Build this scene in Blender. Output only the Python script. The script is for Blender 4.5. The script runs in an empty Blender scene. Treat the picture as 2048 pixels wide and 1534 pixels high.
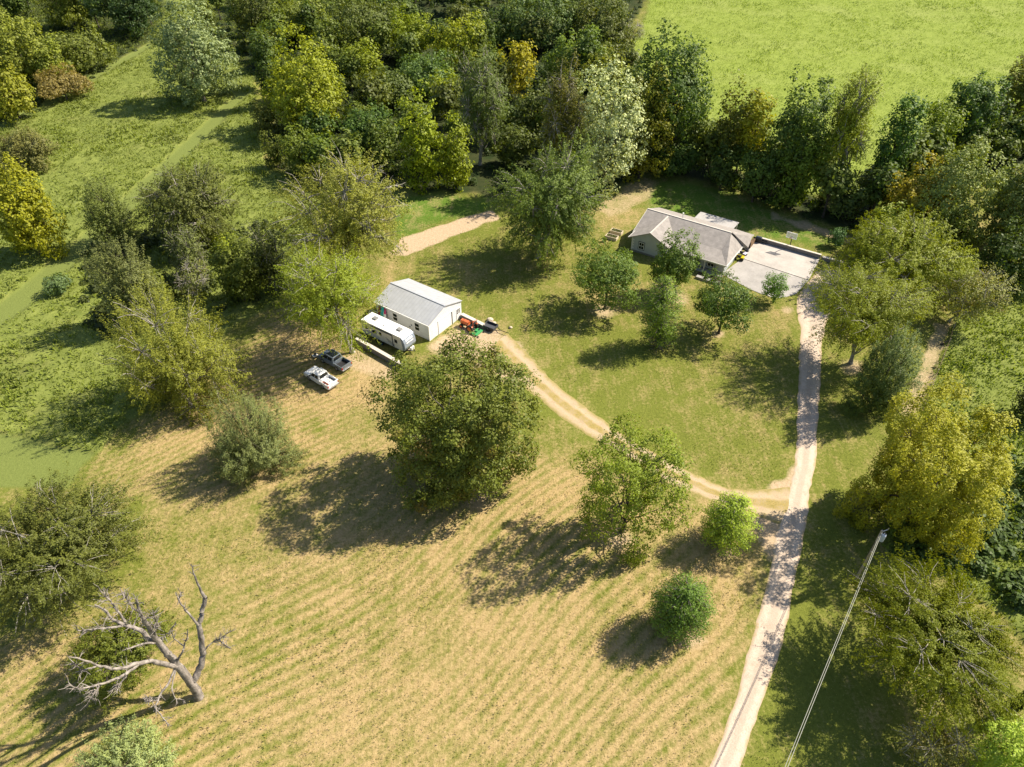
import bpy, bmesh, math, random
import numpy as np
from mathutils import Vector, Matrix

S = bpy.context.scene
C = S.collection
R = math.radians
# ------------------------------------------------------------------ camera, sky, sun, exposure
CAM_H, PITCH, FPX, IW, IH = 66.0, 41.0, 1421.0, 2048.0, 1534.0
cam = bpy.data.cameras.new('camera'); camo = bpy.data.objects.new('camera', cam); C.objects.link(camo)
cam.sensor_fit = 'HORIZONTAL'; cam.sensor_width = 36.0; cam.lens = 36.0 * FPX / IW
cam.clip_start = 0.5; cam.clip_end = 6000
camo.location = (0, 0, CAM_H); camo.rotation_euler = (R(90 - PITCH), 0, 0)
S.camera = camo
SUN_AZ, SUN_EL = R(71), R(45)
w = bpy.data.worlds.new('World'); S.world = w; w.use_nodes = True
wn = w.node_tree.nodes; bg = wn['Background']
sky = wn.new('ShaderNodeTexSky'); sky.sky_type = 'NISHITA'; sky.sun_disc = False
sky.sun_elevation = SUN_EL; sky.sun_rotation = SUN_AZ
w.node_tree.links.new(sky.outputs[0], bg.inputs[0]); bg.inputs[1].default_value = 0.08
sl = bpy.data.lights.new('sun', 'SUN'); sl.energy = 5.0; sl.angle = R(0.5); sl.color = (1.0, 0.905, 0.75)
slo = bpy.data.objects.new('sun', sl); C.objects.link(slo)
SDIR = Vector((math.sin(SUN_AZ) * math.cos(SUN_EL), math.cos(SUN_AZ) * math.cos(SUN_EL), math.sin(SUN_EL)))
slo.rotation_euler = SDIR.to_track_quat('Z', 'Y').to_euler()
S.view_settings.view_transform = 'Standard'; S.view_settings.look = 'None'
S.view_settings.exposure = 1.0; S.view_settings.gamma = 1.0
S.cycles.max_bounces = 6; S.cycles.diffuse_bounces = 3; S.cycles.transmission_bounces = 3
S.cycles.transparent_max_bounces = 4; S.cycles.caustics_reflective = False; S.cycles.caustics_refractive = False

# ------------------------------------------------------------------ survey: photo reading -> metres
TH = R(PITCH); ST, CT = math.sin(TH), math.cos(TH)
def ray(x, y):
    cx, cy = x - IW / 2, IH / 2 - y
    return np.array([cx, cy * ST + FPX * CT, cy * CT - FPX * ST])
def P(x, y, z=0.0):
    d = ray(x, y); t = (CAM_H - z) / -d[2]
    return np.array([d[0] * t, d[1] * t, z])
def proj(X, Y, Z=0.0):
    h = Z - CAM_H
    yc = Y * ST + h * CT; zc = np.maximum(Y * CT - h * ST, 1.0)
    return IW / 2 + FPX * X / zc, IH / 2 - FPX * yc / zc
def depth(p): return p[1] * CT - (p[2] - CAM_H) * ST

# ------------------------------------------------------------------ object helpers
def tag(o, label=None, cat=None, group=None, kind=None):
    if label: o['label'] = label
    if cat: o['category'] = cat
    if group: o['group'] = group
    if kind: o['kind'] = kind
    return o
def thing(name, label, cat, loc=(0, 0, 0), rz=0.0, group=None):
    o = bpy.data.objects.new(name, None); C.objects.link(o)
    o.empty_display_size = 0.3
    o.location = [float(v) for v in loc]; o.rotation_euler = (0, 0, rz)
    return tag(o, label, cat, group)
def copy_tree(o, parent=None):
    c = o.copy(); C.objects.link(c); c.parent = parent
    for ch in list(o.children): copy_tree(ch, c)
    return c
def link_mesh(name, me, parent=None, mat=None):
    o = bpy.data.objects.new(name, me); C.objects.link(o)
    if parent: o.parent = parent
    if mat: me.materials.append(mat)
    return o
def np_mesh(name, V, quads=None, tris=None, smooth=False, fattr=None):
    me = bpy.data.meshes.new(name)
    V = np.asarray(V, dtype=np.float32)
    nq = 0 if quads is None else len(quads); nt = 0 if tris is None else len(tris)
    me.vertices.add(len(V)); me.vertices.foreach_set('co', V.ravel())
    idx = []; 
    if nq: idx.append(np.asarray(quads, dtype=np.int32).ravel())
    if nt: idx.append(np.asarray(tris, dtype=np.int32).ravel())
    idx = np.concatenate(idx); me.loops.add(len(idx)); me.loops.foreach_set('vertex_index', idx)
    tot = np.concatenate([np.full(nq, 4), np.full(nt, 3)]).astype(np.int32)
    st = np.concatenate([[0], np.cumsum(tot)[:-1]]).astype(np.int32)
    me.polygons.add(nq + nt); me.polygons.foreach_set('loop_start', st)
    try: me.polygons.foreach_set('loop_total', tot)
    except Exception: pass
    me.polygons.foreach_set('use_smooth', np.full(nq + nt, smooth))
    if fattr is not None:
        for k, a in fattr.items():
            at = me.attributes.new(k, 'FLOAT', 'FACE'); at.data.foreach_set('value', np.asarray(a, dtype=np.float32))
    me.update(calc_edges=True); me.validate(verbose=False)
    return me
class MB:
    """collects boxes, prisms and tubes and links them as one mesh object"""
    def __init__(s): s.V = []; s.F = []
    def add(s, v, f):
        n = len(s.V); s.V += [tuple(float(c) for c in p) for p in v]; s.F += [tuple(i + n for i in q) for q in f]; return s
    def box(s, x0, y0, z0, x1, y1, z1, tx=0.0, ty=0.0):
        a, b = tx, ty
        v = [(x0, y0, z0), (x1, y0, z0), (x1, y1, z0), (x0, y1, z0), (x0 + a, y0 + b, z1), (x1 - a, y0 + b, z1), (x1 - a, y1 - b, z1), (x0 + a, y1 - b, z1)]
        return s.add(v, [(3, 2, 1, 0), (4, 5, 6, 7), (0, 1, 5, 4), (1, 2, 6, 5), (2, 3, 7, 6), (3, 0, 4, 7)])
    def prism(s, pts, y0, y1, inset=0.0):
        # polygon in x-z, extruded along y
        n = len(pts); v = [(x, y0, z) for x, z in pts] + [(x, y1, z) for x, z in pts]
        f = [tuple(range(n))[::1], tuple(range(2 * n - 1, n - 1, -1))]
        for i in range(n):
            j = (i + 1) % n; f.append((j, i, i + n, j + n))
        return s.add(v, f)
    def slab(s, top, th):
        # planar polygon (list of xyz) given thickness downwards
        n = len(top); v = [tuple(p) for p in top] + [(p[0], p[1], p[2] - th) for p in top]
        f = [tuple(range(n)), tuple(range(2 * n - 1, n - 1, -1))]
        for i in range(n):
            j = (i + 1) % n; f.append((j, i, i + n, j + n))
        return s.add(v, f)
    def cyl(s, p0, p1, r0, r1=None, n=10, cap=True):
        r1 = r0 if r1 is None else r1
        p0 = Vector(p0); p1 = Vector(p1); d = (p1 - p0).normalized()
        u = d.orthogonal().normalized(); w_ = d.cross(u)
        v = []
        for p, r in ((p0, r0), (p1, r1)):
            for i in range(n):
                a = 2 * math.pi * i / n; v.append(p + (u * math.cos(a) + w_ * math.sin(a)) * r)
        f = [(i, (i + 1) % n, (i + 1) % n + n, i + n) for i in range(n)]
        if cap: f += [tuple(range(n - 1, -1, -1)), tuple(range(n, 2 * n))]
        return s.add(v, f)
    def path(s, pts, r, n=6):
        for a, b in zip(pts[:-1], pts[1:]): s.cyl(a, b, r, r, n)
        return s
    def torus(s, c, axis, R0, r, n=16, m=8):
        c = Vector(c); d = Vector(axis).normalized(); u = d.orthogonal().normalized(); w_ = d.cross(u); v = []
        for i in range(n):
            a = 2 * math.pi * i / n; e = u * math.cos(a) + w_ * math.sin(a)
            for j in range(m):
                b = 2 * math.pi * j / m; v.append(c + e * (R0 + r * math.cos(b)) + d * (r * math.sin(b)))
        f = [(i * m + j, ((i + 1) % n) * m + j, ((i + 1) % n) * m + (j + 1) % m, i * m + (j + 1) % m) for i in range(n) for j in range(m)]
        return s.add(v, f)
    def build(s, name, mat, parent=None, bevel=0.0, smooth=False, seg=2):
        me = bpy.data.meshes.new(name); me.from_pydata(s.V, [], s.F)
        bm = bmesh.new(); bm.from_mesh(me)
        bmesh.ops.recalc_face_normals(bm, faces=bm.faces)
        if bevel > 0:
            ed = [e for e in bm.edges if len(e.link_faces) == 2 and e.calc_face_angle(0) > 0.5]
            bmesh.ops.bevel(bm, geom=ed, offset=bevel, segments=seg, profile=0.6, affect='EDGES', clamp_overlap=True)
        bm.to_mesh(me); bm.free()
        if smooth:
            me.polygons.foreach_set('use_smooth', [True] * len(me.polygons))
        me.update()
        return link_mesh(name, me, parent, mat)

# ------------------------------------------------------------------ numpy noise
_rng0 = np.random.RandomState(7); _TAB = _rng0.rand(512, 512)
def vnoise(x, y, s, seed=0):
    x = x / s + seed * 17.31; y = y / s + seed * 9.77
    xi = np.floor(x).astype(int); yi = np.floor(y).astype(int); fx = x - xi; fy = y - yi
    fx = fx * fx * (3 - 2 * fx); fy = fy * fy * (3 - 2 * fy)
    t = lambda a, b: _TAB[(a + seed * 31) % 512, (b + seed * 57) % 512]
    return (t(xi, yi) * (1 - fx) + t(xi + 1, yi) * fx) * (1 - fy) + (t(xi, yi + 1) * (1 - fx) + t(xi + 1, yi + 1) * fx) * fy
def sstep(a, b, x):
    t = np.clip((x - a) / (b - a), 0, 1); return t * t * (3 - 2 * t)
def poly_sd(u, v, poly):
    """signed distance in photo units, positive inside"""
    poly = np.array(poly, float); d = np.full(u.shape, 1e9); ins = np.zeros(u.shape, bool)
    for (x0, y0), (x1, y1) in zip(poly, np.roll(poly, -1, 0)):
        ex, ey = x1 - x0, y1 - y0
        t = np.clip(((u - x0) * ex + (v - y0) * ey) / (ex * ex + ey * ey + 1e-9), 0, 1)
        d = np.minimum(d, np.hypot(u - x0 - t * ex, v - y0 - t * ey))
        c = ((y0 > v) != (y1 > v)); xx = (x1 - x0) * (v - y0) / (y1 - y0 + 1e-12) + x0
        ins ^= (c & (u < xx))
    return np.where(ins, d, -d)

# ------------------------------------------------------------------ materials
MATS = {}
class NB:
    def __init__(s, name):
        s.m = bpy.data.materials.new(name); s.m.use_nodes = True; s.nt = s.m.node_tree
        s.n = s.nt.nodes; s.b = s.n['Principled BSDF']; s.out = s.n['Material Output']
    def new(s, t, **kw):
        n = s.n.new(t)
        for k, v in kw.items(): setattr(n, k, v)
        return n
    def link(s, a, b): s.nt.links.new(a, b)
    def setin(s, sock, v):
        if hasattr(v, 'is_output') or isinstance(v, bpy.types.NodeSocket): s.link(v, sock)
        else:
            if isinstance(v, (tuple, list)) and len(v) == 3 and sock.type == 'RGBA': v = (*v, 1)
            sock.default_value = v
    def pos(s): return s.new('ShaderNodeNewGeometry').outputs['Position']
    def objc(s): return s.new('ShaderNodeTexCoord').outputs['Object']
    def mapping(s, vec, scale=(1, 1, 1), rot=(0, 0, 0)):
        n = s.new('ShaderNodeMapping'); s.link(vec, n.inputs[0]); n.inputs['Scale'].default_value = scale; n.inputs['Rotation'].default_value = rot
        return n.outputs[0]
    def noise(s, vec, scale, detail=4, rough=0.55):
        n = s.new('ShaderNodeTexNoise'); s.link(vec, n.inputs['Vector']); n.inputs['Scale'].default_value = scale
        n.inputs['Detail'].default_value = detail; n.inputs['Roughness'].default_value = rough
        return n.outputs['Fac']
    def math(s, op, a, b=0.0, clamp=False):
        n = s.new('ShaderNodeMath', operation=op); n.use_clamp = clamp; s.setin(n.inputs[0], a); s.setin(n.inputs[1], b); return n.outputs[0]
    def rng(s, v, a, b, c=0.0, d=1.0):
        n = s.new('ShaderNodeMapRange'); s.setin(n.inputs[0], v)
        for i, q in enumerate((a, b, c, d)): n.inputs[i + 1].default_value = q
        return n.outputs[0]
    def mix(s, f, a, b, mode='MIX'):
        n = s.new('ShaderNodeMix', data_type='RGBA', blend_type=mode); s.setin(n.inputs[0], f); s.setin(n.inputs[6], a); s.setin(n.inputs[7], b); return n.outputs[2]
    def attr(s, name): 
        n = s.new('ShaderNodeAttribute'); n.attribute_name = name; return n.outputs['Fac']
    def bump(s, h, strength=0.5, dist=0.1):
        n = s.new('ShaderNodeBump'); s.setin(n.inputs['Height'], h); n.inputs['Strength'].default_value = strength; n.inputs['Distance'].default_value = dist
        s.link(n.outputs[0], s.b.inputs['Normal'])
def simple(name, col, rough=0.6, metal=0.0, var=0.12, scale=2.0, bump=0.0, spec=0.4, coat=0.0):
    if name in MATS: return MATS[name]
    b = NB(name); p = b.objc(); n = b.noise(p, scale, 5); n2 = b.noise(p, scale * 9, 3)
    f = b.math('ADD', b.math('MULTIPLY', n, 0.7), b.math('MULTIPLY', n2, 0.3))
    dk = tuple(c * (1 - 2 * var) for c in col); lt = tuple(min(1, c * (1 + 2 * var)) for c in col)
    b.setin(b.b.inputs['Base Color'], b.mix(b.rng(f, 0.3, 0.7), dk, lt))
    b.b.inputs['Roughness'].default_value = rough; b.b.inputs['Metallic'].default_value = metal
    b.b.inputs['Specular IOR Level'].default_value = spec; b.b.inputs['Coat Weight'].default_value = coat
    if bump: b.bump(f, bump, 0.03)
    MATS[name] = b.m; return b.m
def wave_mat(name, col, period, axis, depth_, rough=0.45, metal=0.0, var=0.06, dark=0.75):
    """ribbed or boarded surface, period in metres along one local axis"""
    if name in MATS: return MATS[name]
    b = NB(name); p = b.objc(); sp = b.new('ShaderNodeSeparateXYZ'); b.link(p, sp.inputs[0])
    fr = b.math('FRACT', b.math('DIVIDE', sp.outputs[axis], period))
    g = b.rng(b.math('ABSOLUTE', b.math('SUBTRACT', fr, 0.5)), 0.40, 0.5)
    n = b.noise(p, 1.3, 5)
    c = b.mix(b.rng(n, 0.3, 0.7), tuple(q * (1 - 2 * var) for q in col), tuple(min(1, q * (1 + 2 * var)) for q in col))
    b.setin(b.b.inputs['Base Color'], b.mix(g, c, tuple(q * dark for q in col)))
    b.b.inputs['Roughness'].default_value = rough; b.b.inputs['Metallic'].default_value = metal
    b.bump(b.math('SUBTRACT', 1.0, g), 0.6, depth_)
    MATS[name] = b.m; return b.m
def leaf_mat(name, hue_shift=(1.06, 1.0, 0.6), trans=0.35, rough=0.55, spec=0.25, autumn=None):
    b = NB(name); oi = b.new('ShaderNodeObjectInfo'); v = b.attr('v'); cv = b.attr('cv')
    col = oi.outputs['Color']
    a = b.mix(1.0, col, (0.58, 0.68, 0.75), 'MULTIPLY'); z = b.mix(1.0, col, (1.0 * hue_shift[0] * 1.1, 1.30, 1.1 * hue_shift[2]), 'MULTIPLY')
    c = b.mix(b.math('ADD', b.math('MULTIPLY', v, 0.55), b.math('MULTIPLY', cv, 0.45)), a, z)
    if autumn: c = b.mix(b.rng(cv, 0.72, 0.95, 0.0, 0.75), c, autumn)
    b.setin(b.b.inputs['Base Color'], c); b.b.inputs['Roughness'].default_value = rough; b.b.inputs['Specular IOR Level'].default_value = spec
    tr = b.new('ShaderNodeBsdfTranslucent'); b.setin(tr.inputs[0], b.mix(1.0, c, (1.3, 1.25, 0.4), 'MULTIPLY'))
    mx = b.new('ShaderNodeMixShader'); mx.inputs[0].default_value = trans
    b.link(b.b.outputs[0], mx.inputs[1]); b.link(tr.outputs[0], mx.inputs[2]); b.link(mx.outputs[0], b.out.inputs[0])
    MATS[name] = b.m; return b.m
leaf_mat('leaf'); leaf_mat('leaf_autumn', autumn=(0.20, 0.12, 0.035)); leaf_mat('leaf_pale', hue_shift=(1.2, 1.0, 1.0), trans=0.25, rough=0.6, spec=0.3)
leaf_mat('needle', hue_shift=(1.15, 1.0, 0.8), trans=0.3)
def bark_mat(name, col):
    b = NB(name); p = b.objc(); n = b.noise(b.mapping(p, (1.0, 1.0, 0.45)), 2.2, 7, 0.8)
    b.setin(b.b.inputs['Base Color'], b.mix(b.rng(n, 0.38, 0.62), tuple(c * 0.35 for c in col), tuple(c * 1.5 for c in col)))
    b.b.inputs['Roughness'].default_value = 0.9; b.bump(n, 0.8, 0.05); MATS[name] = b.m; return b.m
bark_mat('bark_dark', (0.07, 0.055, 0.042)); bark_mat('bark_pale', (0.30, 0.275, 0.235)); bark_mat('bark_dead', (0.235, 0.205, 0.18)); bark_mat('bark_grey', (0.16, 0.14, 0.115))
# ------------------------------------------------------------------ ground
POLY = dict(
    meadow_west=[(-900, 862), (0, 866), (100, 892), (195, 908), (250, 850), (330, 785), (480, 645), (560, 600), (620, 480), (640, 400), (530, 330), (510, 180), (470, -60), (-300, -300), (-3000, -300)],
    meadow_east=[(1912, 635), (1850, 800), (1800, 960), (1765, 1080), (1790, 1135), (1900, 1150), (2000, 1230), (2100, 1330), (2600, 1400), (2600, 500), (2048, 580)],
    field=[(1400, -430), (1290, 40), (1240, 110), (1300, 250), (1420, 325), (1600, 390), (1750, 410), (1850, 330), (2050, 260), (2600, 200), (4500, -430)],
    wood=[(545, 190), (548, 330), (640, 400), (800, 378), (1000, 392), (1200, 395), (1290, 340), (1450, 372), (1600, 432), (1720, 470), (1790, 440), (2048, 330), (2300, 300), (2048, 250), (1850, 325), (1750, 405), (1600, 385), (1420, 320), (1300, 250), (1235, 110), (1290, 0), (1330, -300), (300, -300), (400, 60)],
    wood_west=[(-600, 250), (-100, 300), (60, 232), (200, 150), (300, 85), (330, 20), (300, -200), (-1200, -200)],
    path_a=[(-160, 745), (0, 607), (80, 540), (165, 470), (300, 345), (340, 310), (400, 255), (440, 215), (480, 183), (497, 190), (450, 240), (400, 290), (360, 330), (300, 395), (240, 440), (180, 500), (80, 600), (0, 655), (-160, 800)],
    path_b=[(-100, 290), (0, 246), (110, 190), (200, 140), (300, 85), (308, 92), (206, 151), (116, 203), (0, 263), (-100, 312)],
    wedge=[(-900, 862), (0, 864), (90, 888), (192, 907), (160, 942), (130, 977), (0, 974), (-900, 960)],
    dry_front=[(160, 960), (300, 850), (480, 720), (560, 640), (700, 690), (800, 740), (780, 850), (1080, 930), (1180, 930), (1500, 1012), (1535, 1060), (1440, 1534), (1380, 1800), (-600, 1800), (-150, 1400), (0, 1290), (280, 1190), (290, 1000)],
    strip=[(780, 506), (800, 478), (900, 444), (985, 420), (998, 436), (880, 482), (812, 512)],
    apron_dirt=[(850, 695), (925, 640), (985, 655), (1045, 690), (1085, 750), (1030, 770), (900, 720)],
    wall_dirt=[(705, 688), (800, 738), (780, 758), (720, 748), (690, 725)],
    edge_dirt=[(1545, 425), (1640, 452), (1725, 480), (1715, 497), (1640, 468), (1545, 440)],
    north_dirt=[(1195, 408), (1290, 342), (1320, 362), (1300, 395), (1250, 425), (1215, 440)],
    fence_dirt=[(1868, 650), (1912, 640), (1850, 800), (1825, 835), (1795, 830), (1840, 740)],
    lush=[(1310, 352), (1450, 385), (1560, 430), (1640, 462), (1690, 500), (1640, 500), (1500, 470), (1300, 415)],
    lush_b=[(790, 390), (1000, 396), (990, 418), (880, 446), (790, 480)],
    junction=[(1430, 985), (1500, 1003), (1555, 962), (1592, 930), (1596, 1110), (1540, 1125), (1505, 1035), (1440, 1025)],
    mulch=[(1396, 538), (1446, 552), (1440, 566), (1392, 552)],
)
def clampuv(X, Y):
    return proj(X, np.clip(Y, 8, 3000))
def mask(u, v, name, soft, jit=None):
    d = poly_sd(u, v, POLY[name])
    if jit is not None: d = d + jit
    return sstep(-soft, soft, d)
def blob(u, v, x, y, r, ry=None):
    ry = ry or r * 0.6
    return np.exp(-(((u - x) / r) ** 2 + ((v - y) / ry) ** 2))
def ground_masks(X, Y):
    u, v = clampuv(X, Y)
    px = FPX / np.maximum(np.clip(Y, 8, 3000) * CT + CAM_H * ST, 5)    # photo units per metre
    j = (vnoise(X, Y, 2.3, 1) - 0.5) * 2.2 * px * 0.5; j2 = (vnoise(X, Y, 7, 2) - 0.5) * 4.5 * px * 0.5
    mown = np.maximum.reduce([mask(u, v, 'path_a', 2.0, j * 0.25), mask(u, v, 'path_b', 1.5, j * 0.1), mask(u, v, 'wedge', 3, j * 0.3)])
    meadow = np.maximum.reduce([mask(u, v, 'meadow_west', 4, j * 0.6), mask(u, v, 'meadow_east', 4, j * 0.5), mask(u, v, 'field', 5, j)])
    meadow = meadow * (1 - mown)
    fieldm = mask(u, v, 'field', 8, j)
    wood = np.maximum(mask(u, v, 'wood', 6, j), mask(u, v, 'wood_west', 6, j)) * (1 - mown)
    dry = 0.20 + 0.42 * mask(u, v, 'dry_front', 45, j2)
    for (x, y, r, ry, a) in [(820, 1080, 150, 70, .25), (690, 790, 130, 50, .32), (640, 650, 120, 60, .35), (1120, 1330, 320, 200, .16), (1440, 1190, 80, 130, .28),
                             (1490, 1020, 90, 40, .35), (1100, 1010, 90, 120, .2), (430, 880, 190, 60, .25), (400, 1150, 160, 130, -.12), (560, 1000, 130, 60, -.12), (1000, 720, 80, 60, .2), (1030, 800, 60, 60, -.25),
                             (1350, 830, 200, 90, -.05), (1400, 640, 80, 50, .12), (1560, 640, 30, 30, .3), (1225, 600, 70, 30, .3), (1130, 560, 90, 60, .08), (650, 1420, 200, 120, .22),
                             (1690, 900, 40, 100, -.1), (870, 760, 40, 40, .2), (1620, 1340, 80, 200, -.25), (100, 1400, 120, 60, -.25), (660, 850, 90, 30, -.28), (730, 600, 60, 40, .3),
                             (1235, 440, 50, 30, .35), (1750, 640, 60, 90, .2), (1330, 590, 60, 25, .3), (780, 540, 30, 50, .3), (900, 540, 90, 40, .1)]:
        dry = dry + a * blob(u, v, x, y, r, ry)
    dirt = np.maximum.reduce([mask(u, v, 'strip', 3, j * .5), .75 * mask(u, v, 'apron_dirt', 12, j), .6 * mask(u, v, 'wall_dirt', 8, j), .65 * mask(u, v, 'edge_dirt', 6, j),
                              .5 * mask(u, v, 'north_dirt', 12, j2), .55 * mask(u, v, 'fence_dirt', 6, j), .85 * mask(u, v, 'junction', 9, j)])
    for (x, y, r) in [(1535, 1030, 85), (1575, 620, 14), (1705, 735, 30), (375, 795, 30), (950, 985, 60), (700, 720, 25), (1450, 1105, 30), (1240, 1080, 40), (400, 1398, 22), (1210, 622, 30), (1352, 596, 30), (1437, 668, 16), (1380, 1280, 35)]:
        dirt = np.maximum(dirt, 0.7 * blob(u, v, x, y, r))
    lush = np.maximum(mask(u, v, 'lush', 14, j2), mask(u, v, 'lush_b', 8, j))
    return dict(meadow=meadow, mown=mown, wood=wood, dry=np.clip(dry, 0, 1), dirt=dirt, lush=lush, field=fieldm, stripe=0.12 + 0.88 * mask(u, v, 'dry_front', 60)), u, v
_a, _b = P(250, 960), P(640, 770)
ANG_MOW = math.atan2(_b[0] - _a[0], _b[1] - _a[1])
def build_ground():
    ax = np.concatenate([-np.geomspace(3500, 230, 22), np.arange(-225, 225.1, 0.6), np.geomspace(230, 3500, 22)])
    ay = np.concatenate([-np.geomspace(3000, 12, 14)[:-1], np.arange(0, 100, 0.5), np.arange(100, 330.1, 0.7), np.geomspace(335, 4500, 22)])
    X, Y = np.meshgrid(ax, ay); nx, ny = len(ax), len(ay)
    m, u, v = ground_masks(X, Y)
    near = (np.abs(X) < 228) & (Y < 332) & (Y > -1)
    rough = (vnoise(X, Y, 1.5, 3) * 0.5 + vnoise(X, Y, 3.3, 4) * 0.35 + vnoise(X, Y, 0.9, 5) * 0.3)
    Z = m['meadow'] * (0.02 + np.where(m['field'] > 0.5, 0.10, 0.45) * rough ** 1.5) + m['wood'] * 0.15 * rough
    Z = np.where(near, Z, m['meadow'] * 0.15)
    V = np.stack([X, Y, Z], -1).reshape(-1, 3)
    i = np.arange(nx * ny).reshape(ny, nx)
    q = np.stack([i[:-1, :-1], i[:-1, 1:], i[1:, 1:], i[1:, :-1]], -1).reshape(-1, 4)
    me = np_mesh('ground', V, quads=q, smooth=True)
    for k in ('meadow', 'mown', 'wood', 'dry', 'dirt', 'lush', 'field', 'stripe'):
        at = me.attributes.new(k, 'FLOAT', 'POINT'); at.data.foreach_set('value', m[k].astype(np.float32).ravel())
    b = NB('ground_mat'); p = b.pos()
    big = b.noise(p, 0.045, 4, 0.6); mid = b.noise(p, 0.35, 5, 0.6); fine = b.noise(p, 2.6, 5, 0.7); vfine = b.noise(p, 9.0, 3, 0.7)
    ang = ANG_MOW
    st = b.mapping(p, (1.0, 0.12, 1.0), (0, 0, ang))
    streak = b.noise(st, 0.95, 4, 0.65); streak2 = b.noise(b.mapping(p, (1.0, 0.2, 1.0), (0, 0, ang)), 4.5, 3, 0.6)
    wv = b.new('ShaderNodeTexWave', wave_type='BANDS', bands_direction='X', wave_profile='SIN'); 
    nv = b.new('ShaderNodeTexNoise'); b.link(p, nv.inputs['Vector']); nv.inputs['Scale'].default_value = 0.018; nv.inputs['Detail'].default_value = 1
    vm = b.new('ShaderNodeVectorMath', operation='MULTIPLY_ADD'); b.link(nv.outputs['Color'], vm.inputs[0]); vm.inputs[1].default_value = (16, 16, 0); b.link(p, vm.inputs[2])
    b.link(b.mapping(vm.outputs[0], (1, 1, 1), (0, 0, ang)), wv.inputs['Vector'])
    wv.inputs['Scale'].default_value = 0.26; wv.inputs['Distortion'].default_value = 1.6; wv.inputs['Detail'].default_value = 2; wv.inputs['Detail Scale'].default_value = 0.6
    dry = b.attr('dry')
    t = b.math('ADD', dry, b.math('MULTIPLY', b.math('SUBTRACT', big, 0.5), 0.8))
    t = b.math('ADD', t, b.math('MULTIPLY', b.math('SUBTRACT', mid, 0.5), 1.5))
    t = b.math('ADD', t, b.math('MULTIPLY', b.math('SUBTRACT', streak, 0.5), 1.0))
    amp = b.rng(b.noise(p, 0.03, 2, 0.5), 0.36, 0.62, 0.10, 0.68)
    t = b.math('ADD', t, b.math('MULTIPLY', b.math('SUBTRACT', wv.outputs['Fac'], 0.5), b.math('MULTIPLY', amp, b.attr('stripe'))))
    t = b.math('ADD', t, b.math('MULTIPLY', b.math('SUBTRACT', fine, 0.5), 1.5))
    t = b.math('ADD', t, b.math('MULTIPLY', b.math('SUBTRACT', vfine, 0.5), 0.6))
    t = b.rng(t, 0.14, 1.0)
    fv = b.math('ADD', b.math('MULTIPLY', fine, 0.5), b.math('ADD', b.math('MULTIPLY', vfine, 0.3), b.math('MULTIPLY', streak2, 0.2)))
    fvr = b.rng(fv, 0.32, 0.68)
    lawn = b.mix(fvr, (0.085, 0.105, 0.015), (0.190, 0.205, 0.038))
    lawn = b.mix(b.math('MULTIPLY', b.attr('lush'), 0.8), lawn, b.mix(fvr, (0.05, 0.115, 0.012), (0.105, 0.19, 0.022)))
    tan = b.mix(fvr, (0.235, 0.162, 0.068), (0.47, 0.352, 0.172))
    col = b.mix(t, lawn, tan)
    mn = b.rng(b.math('ADD', b.math('MULTIPLY', mid, 0.5), b.math('MULTIPLY', fine, 0.5)), 0.34, 0.66)
    mead = b.mix(mn, (0.100, 0.130, 0.024), (0.215, 0.245, 0.060))
    mead = b.mix(b.rng(b.noise(p, 0.09, 4, 0.65), 0.55, 0.75, 0, 0.5), mead, (0.17, 0.16, 0.055))
    fieldc = b.mix(mn, (0.155, 0.205, 0.030), (0.240, 0.290, 0.058))
    fieldc = b.mix(b.rng(big, 0.5, 0.75, 0, 0.6), fieldc, (0.26, 0.29, 0.085))
    mead = b.mix(b.attr('field'), mead, fieldc)
    col = b.mix(b.attr('meadow'), col, mead)
    col = b.mix(b.attr('mown'), col, b.mix(fvr, (0.120, 0.150, 0.034), (0.175, 0.205, 0.055)))
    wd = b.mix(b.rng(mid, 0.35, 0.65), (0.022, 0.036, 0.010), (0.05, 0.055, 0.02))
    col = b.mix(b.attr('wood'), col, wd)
    dirtf = b.rng(b.math('ADD', b.attr('dirt'), b.math('MULTIPLY', b.math('SUBTRACT', b.math('ADD', b.math('MULTIPLY', mid, .5), b.math('MULTIPLY', fine, .5)), 0.5), 1.0)), 0.25, 0.75)
    dirtf = b.math('MULTIPLY', dirtf, b.rng(b.attr('dirt'), 0.02, 0.25))
    col = b.mix(dirtf, col, b.mix(fvr, (0.32, 0.225, 0.130), (0.53, 0.41, 0.275)))
    b.setin(b.b.inputs['Base Color'], col); b.b.inputs['Roughness'].default_value = 0.95; b.b.inputs['Specular IOR Level'].default_value = 0.1
    hh = b.math('ADD', b.math('MULTIPLY', fine, 0.6), b.math('ADD', b.math('MULTIPLY', vfine, 0.25), b.math('MULTIPLY', b.math('MULTIPLY', mid, b.attr('meadow')), 1.2)))
    b.bump(hh, 0.55, 0.28)
    link_mesh('ground', me, None, b.m)['kind'] = 'structure'
build_ground()

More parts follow.
